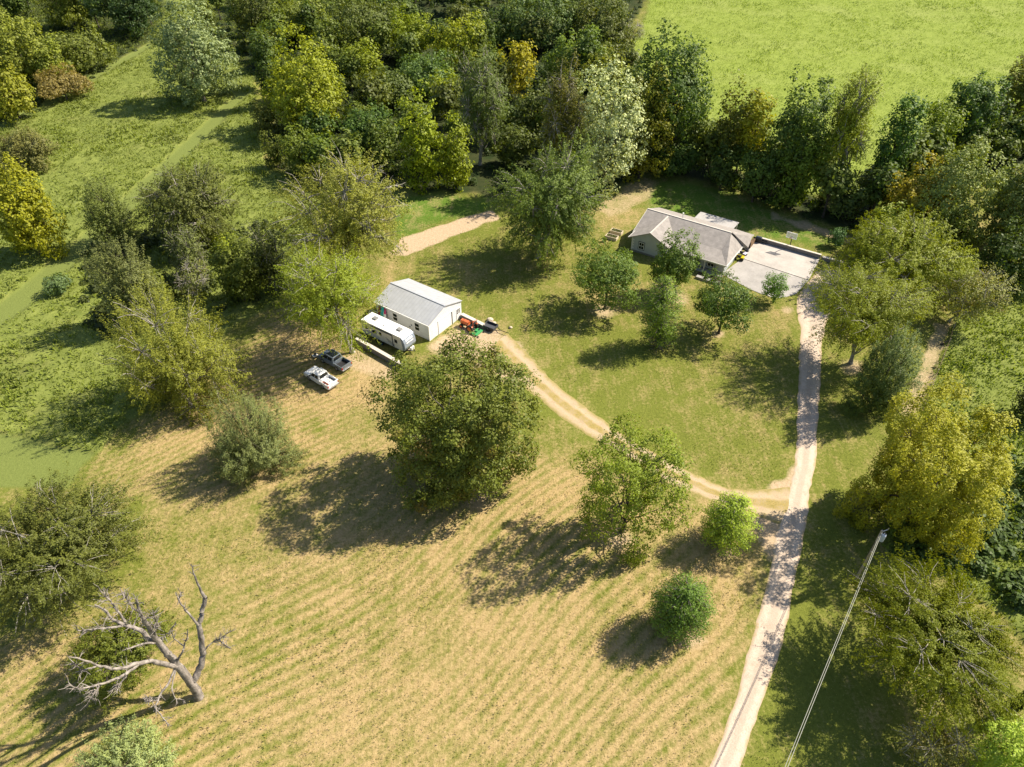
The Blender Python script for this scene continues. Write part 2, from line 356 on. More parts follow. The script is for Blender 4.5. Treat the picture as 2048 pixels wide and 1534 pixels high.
def gravel_mat(name, a, c, two_track=False):
    b = NB(name); p = b.pos(); n = b.noise(p, 0.8, 5, 0.65); f = b.noise(p, 7, 4, 0.75); ac = b.attr('across')
    k = b.math('ADD', b.math('MULTIPLY', n, 0.5), b.math('MULTIPLY', f, 0.5))
    col = b.mix(b.rng(k, 0.36, 0.64), a, c)
    tr = b.rng(b.math('ABSOLUTE', b.math('SUBTRACT', b.math('ABSOLUTE', ac), 0.52)), 0.12, 0.34)   # 0 in the wheel ruts, 1 beside them
    if two_track:
        g = b.rng(b.math('ADD', b.math('MULTIPLY', tr, 0.75), b.math('MULTIPLY', b.math('SUBTRACT', k, 0.5), 4.2)), 0.20, 0.85)
        col = b.mix(g, col, b.mix(b.rng(f, 0.35, 0.65), (0.20, 0.17, 0.045), (0.38, 0.28, 0.11)))
        e = b.rng(b.math('ADD', b.math('ABSOLUTE', ac), b.math('MULTIPLY', b.math('SUBTRACT', k, 0.5), 2.6)), 0.55, 1.0)
        col = b.mix(e, col, b.mix(b.rng(f, 0.35, 0.65), (0.15, 0.15, 0.03), (0.36, 0.28, 0.12)))
    else:
        g = b.math('MULTIPLY', b.rng(b.math('ADD', b.math('MULTIPLY', tr, 0.5), b.math('SUBTRACT', n, 0.5)), 0.1, 0.6), 0.4)
        col = b.mix(g, col, tuple(q * 0.72 for q in a))
        e = b.rng(b.math('ADD', b.math('ABSOLUTE', ac), b.math('MULTIPLY', b.math('SUBTRACT', k, 0.5), 2.0)), 0.70, 1.0)
        col = b.mix(e, col, b.mix(b.rng(f, 0.35, 0.65), (0.20, 0.16, 0.06), (0.46, 0.34, 0.19)))
    b.setin(b.b.inputs['Base Color'], col); b.b.inputs['Roughness'].default_value = 0.95; b.b.inputs['Specular IOR Level'].default_value = 0.1
    b.bump(k, 0.5, 0.12); return b.m
def strip_road(name, edges, mat, z, nacross=8, ragged=0.35):
    L = np.array([P(a, y0)[:2] for a, y0, c, y1 in edges]); Q = np.array([P(c, y1)[:2] for a, y0, c, y1 in edges])
    mid = (L + Q) / 2; s = np.concatenate([[0], np.cumsum(np.linalg.norm(np.diff(mid, axis=0), axis=1))])
    ss = np.arange(0, s[-1], 0.45)
    def cr(A):   # smooth resample
        o = np.stack([np.interp(ss, s, A[:, k]) for k in (0, 1)], -1); ker = np.ones(21) / 21
        pad = np.concatenate([np.repeat(o[:1], 10, 0), o, np.repeat(o[-1:], 10, 0)])
        return np.stack([np.convolve(pad[:, k], ker, 'valid') for k in (0, 1)], -1)
    L, Q = cr(L), cr(Q); n = len(ss); rs = np.random.RandomState(3)
    d = (Q - L); wdt = np.linalg.norm(d, axis=1, keepdims=True); d = d / wdt
    rl = ((vnoise(ss, ss * 0 + 1, 1.1, 5) - .5) * 1.6 + (vnoise(ss, ss * 0 + 1, 5, 6) - .5) * 1.6)[:, None] * ragged
    rr = ((vnoise(ss, ss * 0 + 9, 1.1, 7) - .5) * 1.6 + (vnoise(ss, ss * 0 + 9, 5, 8) - .5) * 1.6)[:, None] * ragged
    L = L + d * rl; Q = Q + d * rr
    t = np.linspace(0, 1, nacross + 1)
    V = np.zeros((n, nacross + 1, 3)); V[..., :2] = L[:, None] * (1 - t)[None, :, None] + Q[:, None] * t[None, :, None]
    V[..., 2] = z + 0.03 * (1 - (2 * t - 1) ** 2)[None] ; V[:, 0, 2] = -0.03; V[:, -1, 2] = -0.03
    i = np.arange(n * (nacross + 1)).reshape(n, nacross + 1)
    q = np.stack([i[:-1, :-1], i[:-1, 1:], i[1:, 1:], i[1:, :-1]], -1).reshape(-1, 4)
    me = np_mesh(name, V.reshape(-1, 3), quads=q, smooth=True)
    at = me.attributes.new('across', 'FLOAT', 'POINT'); at.data.foreach_set('value', np.tile(2 * t - 1, n).astype(np.float32))
    if me.polygons[0].normal.z < 0: me.flip_normals()
    o = link_mesh(name, me, None, mat); o['kind'] = 'structure'; return o
GRAV = gravel_mat('gravel_mat', (0.40, 0.31, 0.235), (0.62, 0.51, 0.41))
TRACK = gravel_mat('track_mat', (0.34, 0.255, 0.155), (0.52, 0.41, 0.28), True)
strip_road('gravel_driveway', [(1350, 1700, 1430, 1700), (1415, 1534, 1482, 1534), (1456, 1434, 1514, 1434), (1482, 1334, 1553, 1334), (1514, 1234, 1580, 1234), (1533, 1134, 1600, 1134), (1558, 1034, 1616, 1034), (1572, 980, 1626, 980),
    (1586, 940, 1631, 940), (1589, 880, 1636, 880), (1593, 800, 1639, 800), (1597, 720, 1645, 720), (1599, 660, 1650, 660), (1595, 635, 1662, 628), (1583, 610, 1675, 600), (1590, 588, 1695, 572), (1612, 566, 1705, 548), (1632, 535, 1705, 530)], GRAV, 0.022, ragged=0.2)
strip_road('farm_track', [(960, 700, 1010, 655), (1010, 745, 1050, 700), (1060, 790, 1095, 752), (1110, 830, 1140, 793), (1185, 880, 1210, 842), (1330, 965, 1345, 928), (1410, 1003, 1425, 966), (1480, 1025, 1490, 985), (1540, 1050, 1545, 980), (1575, 1060, 1580, 972), (1618, 1068, 1622, 965)], TRACK, 0.012, 14, 0.25)
CONC = simple('concrete', (0.41, 0.375, 0.34), 0.85, var=0.12, scale=0.35, bump=0.15, spec=0.2)
CONC2 = simple('concrete_grey', (0.33, 0.31, 0.29), 0.85, var=0.12, scale=0.35, bump=0.15, spec=0.2)
def ground_slab(name, pts, mat, top, bev=0.01):
    o = MB().slab([(*P(x, y)[:2], top) for x, y in pts], top + 0.1).build(name, mat, None, bev); o['kind'] = 'structure'; return o
ground_slab('basketball_court', [(1511.1, 483.2), (1641.2, 514.9), (1617.1, 560.6), (1484.6, 517.4)], CONC, 0.10)
ground_slab('concrete_apron', [(1443, 548), (1484.2, 517.9), (1616.5, 561.3), (1592, 588), (1573, 594), (1550, 597), (1522, 588), (1503, 580), (1468, 562)], CONC2, 0.06)

# tall growth of the meadows: many small blades, one object per meadow
def blades(name, n, xr, yr, key, hmin, hmax, seed, col, cat_label=None, nb=5, keep=None):
    rs = np.random.RandomState(seed)
    X = rs.uniform(*xr, n); Y = rs.uniform(*yr, n)
    m, u, v = ground_masks(X, Y)
    pr = m[key] if isinstance(key, str) else key(m, X, Y)
    pr = pr * (0.35 + 0.9 * vnoise(X, Y, 4.0, seed))
    inview = (u > -120) & (u < 2170) & (v > -20) & (v < 1600)
    k = (rs.rand(n) < pr) & inview
    X, Y = X[k], Y[k]; n = len(X)
    base = np.repeat(np.stack([X, Y, np.zeros(n)], -1), nb, 0); N = n * nb
    base[:, :2] += rs.normal(0, 0.28, (N, 2))
    az = rs.uniform(0, 2 * np.pi, N); til = rs.uniform(0.2, 1.1, N); h = rs.uniform(hmin, hmax, N) * np.repeat(0.7 + 0.7 * vnoise(X, Y, 6.0, seed + 3), nb)
    dirv = np.stack([np.cos(az) * np.sin(til), np.sin(az) * np.sin(til), np.cos(til)], -1); side = np.stack([-np.sin(az), np.cos(az), 0 * az], -1)
    wd = h * rs.uniform(0.12, 0.3, N)
    base[:, 2] = rs.uniform(0.0, 0.35, N)
    a = base; t = base + dirv * h[:, None]; mm = base + dirv * (h * .5)[:, None]; mm[:, 2] += 0.05
    V = np.stack([a, mm + side * wd[:, None], t, mm - side * wd[:, None]], 1).reshape(-1, 3)
    q = np.arange(N * 4).reshape(N, 4)
    me = np_mesh(name, V, quads=q, fattr=dict(v=rs.rand(N), cv=np.repeat(vnoise(X, Y, 5.0, seed + 9), nb)))
    o = link_mesh(name, me, None, MATS['leaf']); o.color = (*col, 1); o['kind'] = 'stuff'
    if cat_label: tag(o, cat_label[0], cat_label[1])
    return o
blades('meadow_grass', 120000, (-190, -18), (45, 290), lambda m, X, Y: m['meadow'] * (m['field'] < .3) * (X < 0), 0.25, 0.62, 11, (0.205, 0.225, 0.048), ('tall tangled weeds and grass in the meadow west of the woods', 'grass'), 4)
blades('meadow_grass', 40000, (40, 125), (30, 120), lambda m, X, Y: m['meadow'] * (m['field'] < .3) * (X > 0), 0.25, 0.55, 12, (0.205, 0.240, 0.048), ('tall weeds in the rough pasture east of the wire fence', 'grass'), 4)
blades('meadow_grass', 60000, (25, 230), (140, 300), 'field', 0.22, 0.42, 13, (0.225, 0.275, 0.050), ('bright green grass of the open field beyond the tree line', 'grass'), 3)

lawnkey = lambda m, X, Y: np.clip(1 - m['meadow'] - m['wood'] - m['mown'] - m['dirt'], 0, 1)
def off_road(m, X, Y):
    u, v = clampuv(X, Y); d = np.full(u.shape, 1e9)
    for pl in ([(1390, 1700), (1448, 1534), (1517, 1334), (1547, 1234), (1566, 1134), (1587, 1034), (1608, 940), (1615, 800), (1622, 700), (1630, 600), (1660, 540)], [(985, 680), (1030, 722), (1078, 770), (1127, 812), (1198, 862), (1338, 947), (1418, 985), (1485, 1005), (1560, 1015)]):
        for (x0, y0), (x1, y1) in zip(pl[:-1], pl[1:]):
            ex, ey = x1 - x0, y1 - y0; t = np.clip(((u - x0) * ex + (v - y0) * ey) / (ex * ex + ey * ey), 0, 1); d = np.minimum(d, np.hypot(u - x0 - t * ex, v - y0 - t * ey))
    k = lawnkey(m, X, Y) * (d > 42)
    for pl in ([(1440, 560), (1505, 470), (1710, 520), (1620, 620)], [(1240, 410), (1520, 410), (1480, 570), (1250, 530)], [(740, 555), (930, 550), (930, 690), (860, 700), (740, 690)]): k = k * (poly_sd(u, v, pl) < 0)
    return k
blades('dry_grass', 120000, (-60, 60), (24, 125), lambda m, X, Y: off_road(m, X, Y) * np.clip(m['dry'] * 1.3, 0, 1), 0.07, 0.2, 14, (0.37, 0.28, 0.14), ('straw coloured dry grass of the near field', 'grass'), 2)
blades('lawn_grass', 120000, (-60, 60), (24, 125), lambda m, X, Y: off_road(m, X, Y) * np.clip(1.1 - m['dry'], 0, 1), 0.06, 0.17, 15, (0.155, 0.175, 0.034), ('short green grass of the lawns around the drive', 'grass'), 2)
# ------------------------------------------------------------------ trees
class Geo:
    def __init__(s): s.V = []; s.Q = []; s.n = 0
    def tube(s, pts, rad, k=5):
        pts = np.asarray(pts, float); rad = np.asarray(rad, float); m = len(pts)
        d = np.gradient(pts, axis=0); d /= np.linalg.norm(d, axis=1, keepdims=True) + 1e-9
        ref = np.where(np.abs(d[:, 2:3]) > 0.9, np.array([[1.0, 0, 0]]), np.array([[0, 0, 1.0]]))
        u = np.cross(d, ref); u /= np.linalg.norm(u, axis=1, keepdims=True) + 1e-9; w_ = np.cross(d, u)
        a = np.arange(k) * 2 * np.pi / k
        ring = pts[:, None] + rad[:, None, None] * (np.cos(a)[None, :, None] * u[:, None] + np.sin(a)[None, :, None] * w_[:, None])
        i = np.arange(m * k).reshape(m, k) + s.n; j = np.roll(i, -1, 1)
        s.Q.append(np.stack([i[:-1], i[1:], j[1:], j[:-1]], -1).reshape(-1, 4)); s.V.append(ring.reshape(-1, 3)); s.n += m * k
    def mesh(s, name): return np_mesh(name, np.concatenate(s.V), quads=np.concatenate(s.Q), smooth=True)
def wob(p0, p1, rs, n=6, amp=0.08, sag=0.0):
    t = np.linspace(0, 1, n)[:, None]; L = np.linalg.norm(p1 - p0)
    q = p0 * (1 - t) + p1 * t + np.cumsum(rs.normal(0, amp * L / n, (n, 3)), 0) * np.sin(np.pi * t)
    q[:, 2] += sag * L * np.sin(np.pi * t[:, 0]); return q
def unit(v): return v / (np.linalg.norm(v, axis=-1, keepdims=True) + 1e-9)
def sphere_dirs(rs, n, zmin=-1.0, zmax=1.0):
    i = np.arange(n) + 0.5; z = zmin + (zmax - zmin) * i / n; ph = i * 2.399963 + rs.uniform(0, 6.28)
    r = np.sqrt(np.maximum(0, 1 - z * z)); d = np.stack([r * np.cos(ph), r * np.sin(ph), z], -1)
    return unit(d + rs.normal(0, 0.18, d.shape))
KIND = dict(  # rc clump radius, L/W leaf, dens leaf-area index, lob lobes, spray
    broad=dict(rc=1.0, L=.50, W=.36, dens=7.5, lob=13, bark='bark_dark', mat='leaf'),
    maple=dict(relief=.2, dome=.85, top=.66, irr=.45, rc=1.0, L=.54, W=.40, dens=11, lob=30, bark='bark_grey', mat='leaf_autumn'),
    open=dict(dome=.8, rc=0.75, L=.46, W=.30, dens=5.6, lob=17, bark='bark_dark', mat='leaf', gap=1),
    oak=dict(rc=0.6, relief=.3, L=.36, W=.25, dens=8.5, lob=12, bark='bark_dark', mat='leaf'),
    poplar=dict(top=.85, rc=0.75, L=.42, W=.32, dens=6.5, lob=16, bark='bark_grey', mat='leaf_pale', droop=.5),
    wispy=dict(top=.78, relief=.5, rc=0.5, L=.44, W=.17, dens=5.0, lob=16, bark='bark_pale', mat='leaf', spray=2.2, show=1),
    cedar=dict(dome=.7, top=.9, rc=0.45, L=.38, W=.15, dens=7.5, lob=13, bark='bark_dark', mat='needle', spray=1.1, up=.55),
    pine=dict(rc=0.6, L=.46, W=.17, dens=11, lob=12, bark='bark_grey', mat='needle', cone=1),
    shrub=dict(rc=0.5, L=.36, W=.22, dens=6.5, lob=8, bark='bark_grey', mat='leaf'),
    twiggy=dict(rc=0.6, L=.32, W=.2, dens=1.8, lob=12, bark='bark_pale', mat='leaf_autumn', spray=1.6, show=1),
)
def crown_fit(x0, y0, x1, y1, base=None, squat=None):
    """crown outline in the photo -> centre, radii, base in metres"""
    cx, cy = (x0 + x1) / 2, (y0 + y1) / 2; d = ray(cx, cy); zc = 9.0
    for _ in range(6):
        t = (CAM_H - zc) / -d[2]; c = np.array([d[0] * t, d[1] * t, zc]); D = depth(c)
        r = (x1 - x0) / 2 * D / FPX; hv = (y1 - y0) / 2 * D / FPX * 0.97
        sd = -d[2] / np.linalg.norm(d); cd = math.sqrt(1 - sd * sd)
        q = hv * hv - (r * sd) ** 2
        rz = math.sqrt(q) / cd if q > 0 else 0
        rz = min(max(rz, 0.62 * r), 2.6 * r)
        if base is not None:
            B = P(*base); k = np.dot(B[:2], d[:2]) / np.dot(d[:2], d[:2]); zc = max(CAM_H + d[2] * k, 0.75 * rz + 0.3)
            zc = min(zc, rz * 2.2 + 4)
        else: zc = rz * 0.97 + 0.3
    if base is None: B = np.array([c[0], c[1], 0.0])
    rz = min(rz, zc - 0.15)
    return B, c - B, r, rz
NPOLY = [0]
def make_tree(kind, B, c, r, rz, col, label, cat, name, seed, group=None, dens=1.0, trunk=True, barkr=None, leafscale=1.0, box=None):
    K = KIND[kind]; rs = np.random.RandomState(seed); D = depth(B + c)
    fs = float(np.clip(D / 105.0, 0.8, 1.6)) * leafscale
    ls_ = .66 if D < 105 else .78
    L, W, rc = K['L'] * fs * ls_, K['W'] * fs * ls_, K['rc'] * (0.75 + 0.25 * fs) * (1.0 if r > 3 else max(0.45, r / 3))
    if r < 2.2: L *= 0.7; W *= 0.7
    root = thing(name, label, cat, B, 0, group)
    wood = Geo(); r = r * 1.07; rz = rz * 1.10; c = c.copy(); c[2] = max(c[2] - 0.06 * rz, rz * 0.9); sx = np.array([r, r, rz])
    ph = rs.uniform(0, 6.28, 6)
    def irr(d): return 1 + K.get('irr', .85) * (0.13 * np.sin(3 * d[:, 0] + ph[0] + 2 * d[:, 2]) + 0.12 * np.sin(4 * d[:, 1] + ph[1]) + 0.08 * np.sin(7 * d[:, 0] - 5 * d[:, 1] + ph[2]))
    htop = c[2] + rz; tr_ = max(0.06, 0.013 * htop + 0.010 * r)
    cone = K.get('cone')
    nl = int(0.5 * K['dens'] * dens * math.pi * r * max(r, (r + rz) / 2) / (0.5 * L * W) * 1.0)
    nl = int(np.clip(nl, 300, 95000))
    crot = unit(np.array([c[0], c[1], c[2]]))
    # trunk
    fork = c * 1.0; fork[2] = max(c[2] - 0.25 * rz, 0.25 * c[2])
    if cone: fork = c + np.array([0, 0, rz * 0.95])
    tp = wob(np.zeros(3), fork, rs, 7, 0.05); tp[0] = 0; tp[0, 2] = -0.2
    rad = np.linspace(1.0, 0.55 if not cone else 0.12, 7) * tr_; rad[0] *= 1.45
    wood.tube(tp, rad, 7)
    if cone:
        lev = int(max(8, rz * 2 / 0.5)); cl = []
        for i in range(lev):
            t = (i + 0.3) / lev; z = c[2] - rz + 2 * rz * t
            pf = math.sqrt(max(0, 1 - ((t - .36) / .64) ** 2)) if t > .36 else 0.8 + 0.2 * t / .36
            rr = max(.15, (r * pf - rc * .35) * rs.uniform(.85, 1.05)); nb = int(5 + 7 * pf)
            for k in range(nb):
                a = rs.uniform(0, 6.28) if i % 2 else 2 * np.pi * k / nb + i; e = np.array([math.cos(a), math.sin(a), 0])
                cxy = c * (z / max(c[2], .1)) if z < c[2] else c.copy(); p0 = np.array([cxy[0], cxy[1], z - .1 * rr]); p1 = p0 + e * rr * rs.uniform(.85, 1.08) + np.array([0, 0, 0.12 * rr])
                wood.tube(wob(p0, p1, rs, 4, .05), np.linspace(.05, .015, 4) * (0.5 + r / 4), 4)
                ns = max(2, int(rr / 0.6))
                for s_ in range(ns): 
                    f = (s_ + 0.8) / ns; cl.append((p0 * (1 - f) + p1 * f, e + np.array([0, 0, 0.4])))
        cen = np.array([q[0] for q in cl]); dirs = unit(np.array([q[1] for q in cl])); nc = len(cen)
        rcl = np.full(nc, rc)
    else:
        nlob = max(6, int(K['lob'] * (0.6 + 0.4 * min(1.5, r / 6))))
        ld = sphere_dirs(rs, nlob, -0.6, 1.0); lh = rs.uniform(0.86, 1.06, nlob)
        spray = K.get('spray')
        area = 4 * math.pi * ((r * r * 2 / 3 + r * rz / 3))
        nc = int(np.clip(area * 1.75 / (math.pi * rc * rc) * (1.0 if not spray else 0.9), 40, 1300))
        d = sphere_dirs(rs, nc, -0.93, 1.0); d = unit(d + rs.normal(0, .08, d.shape)); rs.shuffle(d)
        dots = d @ ld.T; li = dots.argmax(1); best = np.arccos(np.clip(dots.max(1), -1, 1)); lobang = 2.2 / math.sqrt(nlob)
        bump_ = np.clip(1 - (best / lobang) ** 2, -0.6, 1)
        dep_ = K.get('relief', 0.38)
        rad_ = lh[li] * (1 - dep_ + dep_ * bump_) * irr(d) / 1.08
        inner = rs.rand(nc) < 0.36
        rad_ = np.where(inner, rad_ * rs.uniform(0.45, 0.85, nc), rad_ * rs.uniform(0.90, 1.04, nc))
        inset = (rc * 0.55 + (spray or 0) * 0.45)
        hxy = np.linalg.norm(d[:, :2], axis=1, keepdims=True); ex = K.get('dome', 0.6)
        ds = d.copy(); low = d[:, 2] < 0
        ds[low, :2] = d[low, :2] / (hxy[low] + 1e-6) * hxy[low] ** ex; up_ = ~low; ds[up_, :2] = d[up_, :2] / (hxy[up_] + 1e-6) * hxy[up_] ** K.get('top', .66)
        cen = c + ds * np.maximum(sx - inset, sx * 0.4) * rad_[:, None]
        lc = c + ld * sx * 0.55
        for i in range(nlob):
            a = tp[3 + i % 4] if not K.get('show') else tp[2 + i % 5]
            pth = wob(a, lc[i], rs, 6, 0.10, 0.10); r0 = tr_ * rs.uniform(0.28, 0.45)
            wood.tube(pth, np.linspace(r0, max(0.025, r0 * 0.25), 6), 5)
        dirs = unit(d * 1.0 + np.array([0, 0, K.get('up', 0.2)]) + rs.normal(0, .25, d.shape))
        ok = cen[:, 2] > 0.2
        if K.get('gap'): ok &= (best < lobang * 0.80) | (rs.rand(nc) < .15)
        cen, dirs, li = cen[ok], dirs[ok], li[ok]; nc = len(cen)
        rcl = rc * rs.uniform(0.65, 1.3, nc)
        if spray or K.get('show') or D < 110:
            nbr = min(nc, 260 if K.get('show') else 110)
            for i in rs.permutation(nc)[:nbr]:
                tip = cen[i] + dirs[i] * (spray or 0.3) * 0.6
                r0 = tr_ * (0.16 if K.get('show') else 0.12)
                wood.tube(wob(lc[li[i]], tip, rs, 5, 0.13, 0.06), np.linspace(max(r0, .03), 0.014, 5) * (1 if D < 120 else 1.3), 4)
    per = nl / nc; ci = rs.randint(0, nc, nl); g = rs.normal(0, 1, (nl, 3))
    spray = K.get('spray')
    if spray and not cone:
        sl = spray * rs.uniform(0.5, 1.2, nc) * (0.55 + 0.45 * min(1, r / 6)); t = rs.uniform(-0.45, 1.0, nl)
        pos = cen[ci] + dirs[ci] * (sl[ci] * t)[:, None] + g * (rcl[ci] * 0.36 * (1.05 - 0.55 * np.clip(t, 0, 1)))[:, None]
        if not K.get('up'): pos[:, 2] -= 0.22 * sl[ci] * np.clip(t, 0, 1) ** 2
    else:
        gl = np.linalg.norm(g, axis=1, keepdims=True); rr = rs.uniform(0.15, 1.0, (nl, 1)) ** 0.5
        pos = cen[ci] + g / gl * rr * rcl[ci][:, None] * np.array([1.05, 1.05, 0.75])
        if K.get('droop'): pos[:, 2] -= K['droop'] * rcl[ci] * rs.rand(nl) ** 2
    pos[:, 2] = np.maximum(pos[:, 2], 0.08)
    if box is not None:      # stretch crown and limbs together until the outline has its surveyed width and height
        ks = np.ones(3); sh = np.zeros(3); p0 = pos.copy(); c0 = c.copy()
        sd = (CAM_H - B[2] - c[2]) / np.linalg.norm(B + c - np.array([0, 0, CAM_H])); cd = math.sqrt(1 - sd * sd)
        for it in range(5):
            u, v = proj(B[0] + pos[:, 0], B[1] + pos[:, 1], pos[:, 2])
            ua, ub = np.percentile(u, [0.35, 99.65]); va, vb = np.percentile(v, [0.35, 99.65])
            kw = np.clip((box[2] - box[0]) / (ub - ua), .6, 1.6); kh = np.clip((box[3] - box[1]) / (vb - va), .6, 1.6)
            ks[:2] *= kw; ks[2] *= np.clip(kh ** 1.5 / kw ** 0.5, .6, 1.6); ks[2] = np.clip(ks[2], .55, 2.2)
            pm = D / FPX; sh[0] += ((box[0] + box[2]) / 2 - (ua + ub) / 2) * pm; dv = (box[1] + box[3]) / 2 - (va + vb) / 2
            zlow = np.percentile(pos[:, 2], 2); dz = -dv * pm / cd
            dz = max(dz, -max(0, zlow - .25)); sh[2] += dz * .8; rem = -dv * pm - dz * cd; sh[1] += np.clip(rem / sd, -2, 2) * .8
            pos = c0 + (p0 - c0) * ks + sh
        pos[:, 2] = np.maximum(pos[:, 2], 0.06 + .2 * rs.rand(nl))
        mv = sh * np.array([1, 1, 0]); keep = (kind in ('open', 'oak', 'pine', 'wispy'))
        if not keep: root.location = root.location + Vector(mv.tolist()); pos = pos - mv
        off = sh if keep else sh - mv
        for V_ in wood.V:
            wt = np.clip((V_[:, 2:3] - .3) / max(c0[2] * .6, .5), 0, 1); V_ += wt * ((c0 + (V_ - c0) * ks + off) - V_)
        cen = c0 + (cen - c0) * ks + off; c = c0 + off
    out = unit((pos - cen[ci]) + 0.3 * dirs[ci])
    nrm = unit(0.55 * out + 0.45 * unit((pos - c) / sx) + np.array([0, 0, 0.35]) + rs.normal(0, 0.42, (nl, 3)))
    if spray or cone:
        tg = unit(dirs[ci] + rs.normal(0, 0.55, (nl, 3)))
    else: tg = unit(rs.normal(0, 1, (nl, 3)) - np.array([0, 0, K.get('droop', 0.2)]))
    bt = unit(np.cross(nrm, tg)); tg = unit(np.cross(bt, nrm))
    sc = rs.uniform(0.7, 1.3, nl)[:, None]
    V = np.stack([pos - tg * L / 2 * sc, pos + bt * W / 2 * sc - tg * L * 0.06, pos + tg * L / 2 * sc, pos - bt * W / 2 * sc - tg * L * 0.06], 1).reshape(-1, 3)
    cvv = np.clip(rs.rand(nc) * 0.6 + 0.4 * rs.rand(nc), 0, 1)
    me = np_mesh('crown', V, quads=np.arange(nl * 4).reshape(nl, 4), fattr=dict(v=rs.rand(nl), cv=cvv[ci]))
    NPOLY[0] += nl
    cr = link_mesh('crown', me, root, MATS[K['mat']]); cr.color = (*[min(.6, q * 1.55) for q in col], 1)
    link_mesh('trunk', wood.mesh('trunk'), root, MATS[barkr or K['bark']])
    return root
OL = (.135, .125, .028); DG = (.042, .070, .018); MG = (.075, .110, .022); YG = (.165, .180, .018); VG = (.165, .195, .010); GD = (.27, .21, .02); GG = (.10, .125, .045)
SV = (.30, .32, .16); BR = (.15, .11, .045); LG = (.15, .225, .05); DO = (.075, .078, .02); BG = (.115, .21, .035); PG = (.06, .13, .03); WO = (.175, .165, .030); CO = (.125, .13, .05)
# ------------------------------------------------------------------ common paints
WHITE = simple('white_paint', (0.78, 0.77, 0.74), 0.45, var=0.03); OFFW = simple('off_white', (0.62, 0.60, 0.55), 0.6, var=0.05)
BLACK = simple('black_plastic', (0.02, 0.02, 0.022), 0.5); RUBBER = simple('rubber', (0.022, 0.021, 0.02), 0.85); STEEL = simple('steel', (0.42, 0.42, 0.43), 0.35, 0.8, var=0.05)
GLASS = simple('dark_glass', (0.012, 0.016, 0.018), 0.08, spec=0.8, var=0.0); SHING = wave_mat('shingles', (0.27, 0.245, 0.225), 0.30, 1, 0.01, 0.9, var=0.10, dark=0.86)
METROOF = wave_mat('metal_roof', (0.50, 0.51, 0.53), 0.60, 0, 0.025, 0.35, 0.25, var=0.04, dark=0.82); METSIDE = wave_mat('metal_siding', (0.68, 0.69, 0.71), 0.45, 2, 0.02, 0.5, var=0.04, dark=0.9)
SIDING = wave_mat('lap_siding', (0.40, 0.425, 0.44), 0.18, 2, 0.012, 0.6, var=0.03, dark=0.82); TRIM = simple('trim', (0.70, 0.68, 0.63), 0.5, var=0.03); PATROOF = wave_mat('patio_metal', (0.40, 0.38, 0.36), 0.5, 0, 0.012, 0.5, 0.1, var=0.05, dark=0.92)
WOODW = simple('weathered_wood', (0.36, 0.30, 0.22), 0.85, var=0.15, scale=5); WOODP = simple('pale_wood', (0.60, 0.50, 0.36), 0.8, var=0.1, scale=5); SOIL = simple('soil', (0.09, 0.065, 0.04), 0.95, var=0.25, scale=8, bump=0.6)
BLOCK = simple('wall_block', (0.20, 0.185, 0.17), 0.9, var=0.15, scale=4, bump=0.3); CAP = simple('wall_cap', (0.55, 0.50, 0.43), 0.9, var=0.08, scale=3, bump=0.2); STONE = simple('fieldstone', (0.48, 0.40, 0.30), 0.9, var=0.15, scale=4, bump=0.5)
DKBLUE = simple('dark_frame', (0.06, 0.075, 0.09), 0.5); RED = simple('red_lens', (0.35, 0.015, 0.012), 0.25); LAMP = simple('clear_lens', (0.65, 0.66, 0.66), 0.15, spec=0.8)
def ray_plane(x, y, pt, nrm):
    d = ray(x, y); o = np.array([0, 0, CAM_H]); k = np.dot(np.asarray(pt) - o, nrm) / np.dot(d, nrm); return o + d * k
def frame_of(root):
    return Matrix.Translation(root.location) @ Matrix.Rotation(root.rotation_euler.z, 4, 'Z')
def loc_of(root, wpt): return frame_of(root).inverted() @ Vector([float(c) for c in wpt])

# ------------------------------------------------------------------ metal workshop
eA, eB, eC, eD = (P(751.5, 603.9, 3.0), P(857.3, 650.1, 3.0), P(923, 602.3, 3.0), P(815.9, 556.7, 3.0))
ctr = (eA + eB + eC + eD) / 4; ux = (eB - eA) + (eC - eD); ux = ux / np.linalg.norm(ux); uy = np.array([-ux[1], ux[0], 0])
SL = (np.dot(eB - eA, ux) + np.dot(eC - eD, ux)) / 2; SW = (np.dot(eC - eB, uy) + np.dot(eD - eA, uy)) / 2
shed = thing('metal_workshop', 'white metal workshop with a pale grey gable roof and roll-up door beside the travel trailer', 'workshop', (ctr[0], ctr[1], 0), math.atan2(ux[1], ux[0]))
hl, hw, ez = SL / 2 - 0.06, SW / 2 - 0.06, 2.95
best = min(np.arange(3.5, 6, 0.05), key=lambda z: abs(np.dot(P(889, 611.4, z) - ctr, uy)))
rzz = float(np.clip(best, 3.9, 4.9)); sl_ = (rzz - 3.0) / (SW / 2)
walls = MB(); walls.box(-hl, -hw, 0, hl, hw, ez)
for sx_ in (-1, 1):
    x0 = sx_ * hl - (0.12 if sx_ > 0 else 0); walls.prism([(-hw, ez), (hw, ez), (0, rzz - 0.12)], 0, 0.12)
    n = 6; V = walls.V[-n:]; walls.V[-n:] = [(x0 + y, x, z) for x, y, z in V]
walls.build('wall', METSIDE, shed)
def slope(name, ysign):
    o = 0.10; w2 = SW / 2 + o; ze = 3.0 - sl_ * o + 0.06
    return MB().slab([(-SL / 2 - o, 0, rzz + .06), (SL / 2 + o, 0, rzz + .06), (SL / 2 + o, ysign * w2, ze), (-SL / 2 - o, ysign * w2, ze)], 0.07).build(name, METROOF, shed)
slope('roof', -1); slope('roof', 1)
MB().box(-SL / 2 - .11, -0.16, rzz + .045, SL / 2 + .11, .16, rzz + .10).build('ridge_cap', METROOF, shed, 0.01)
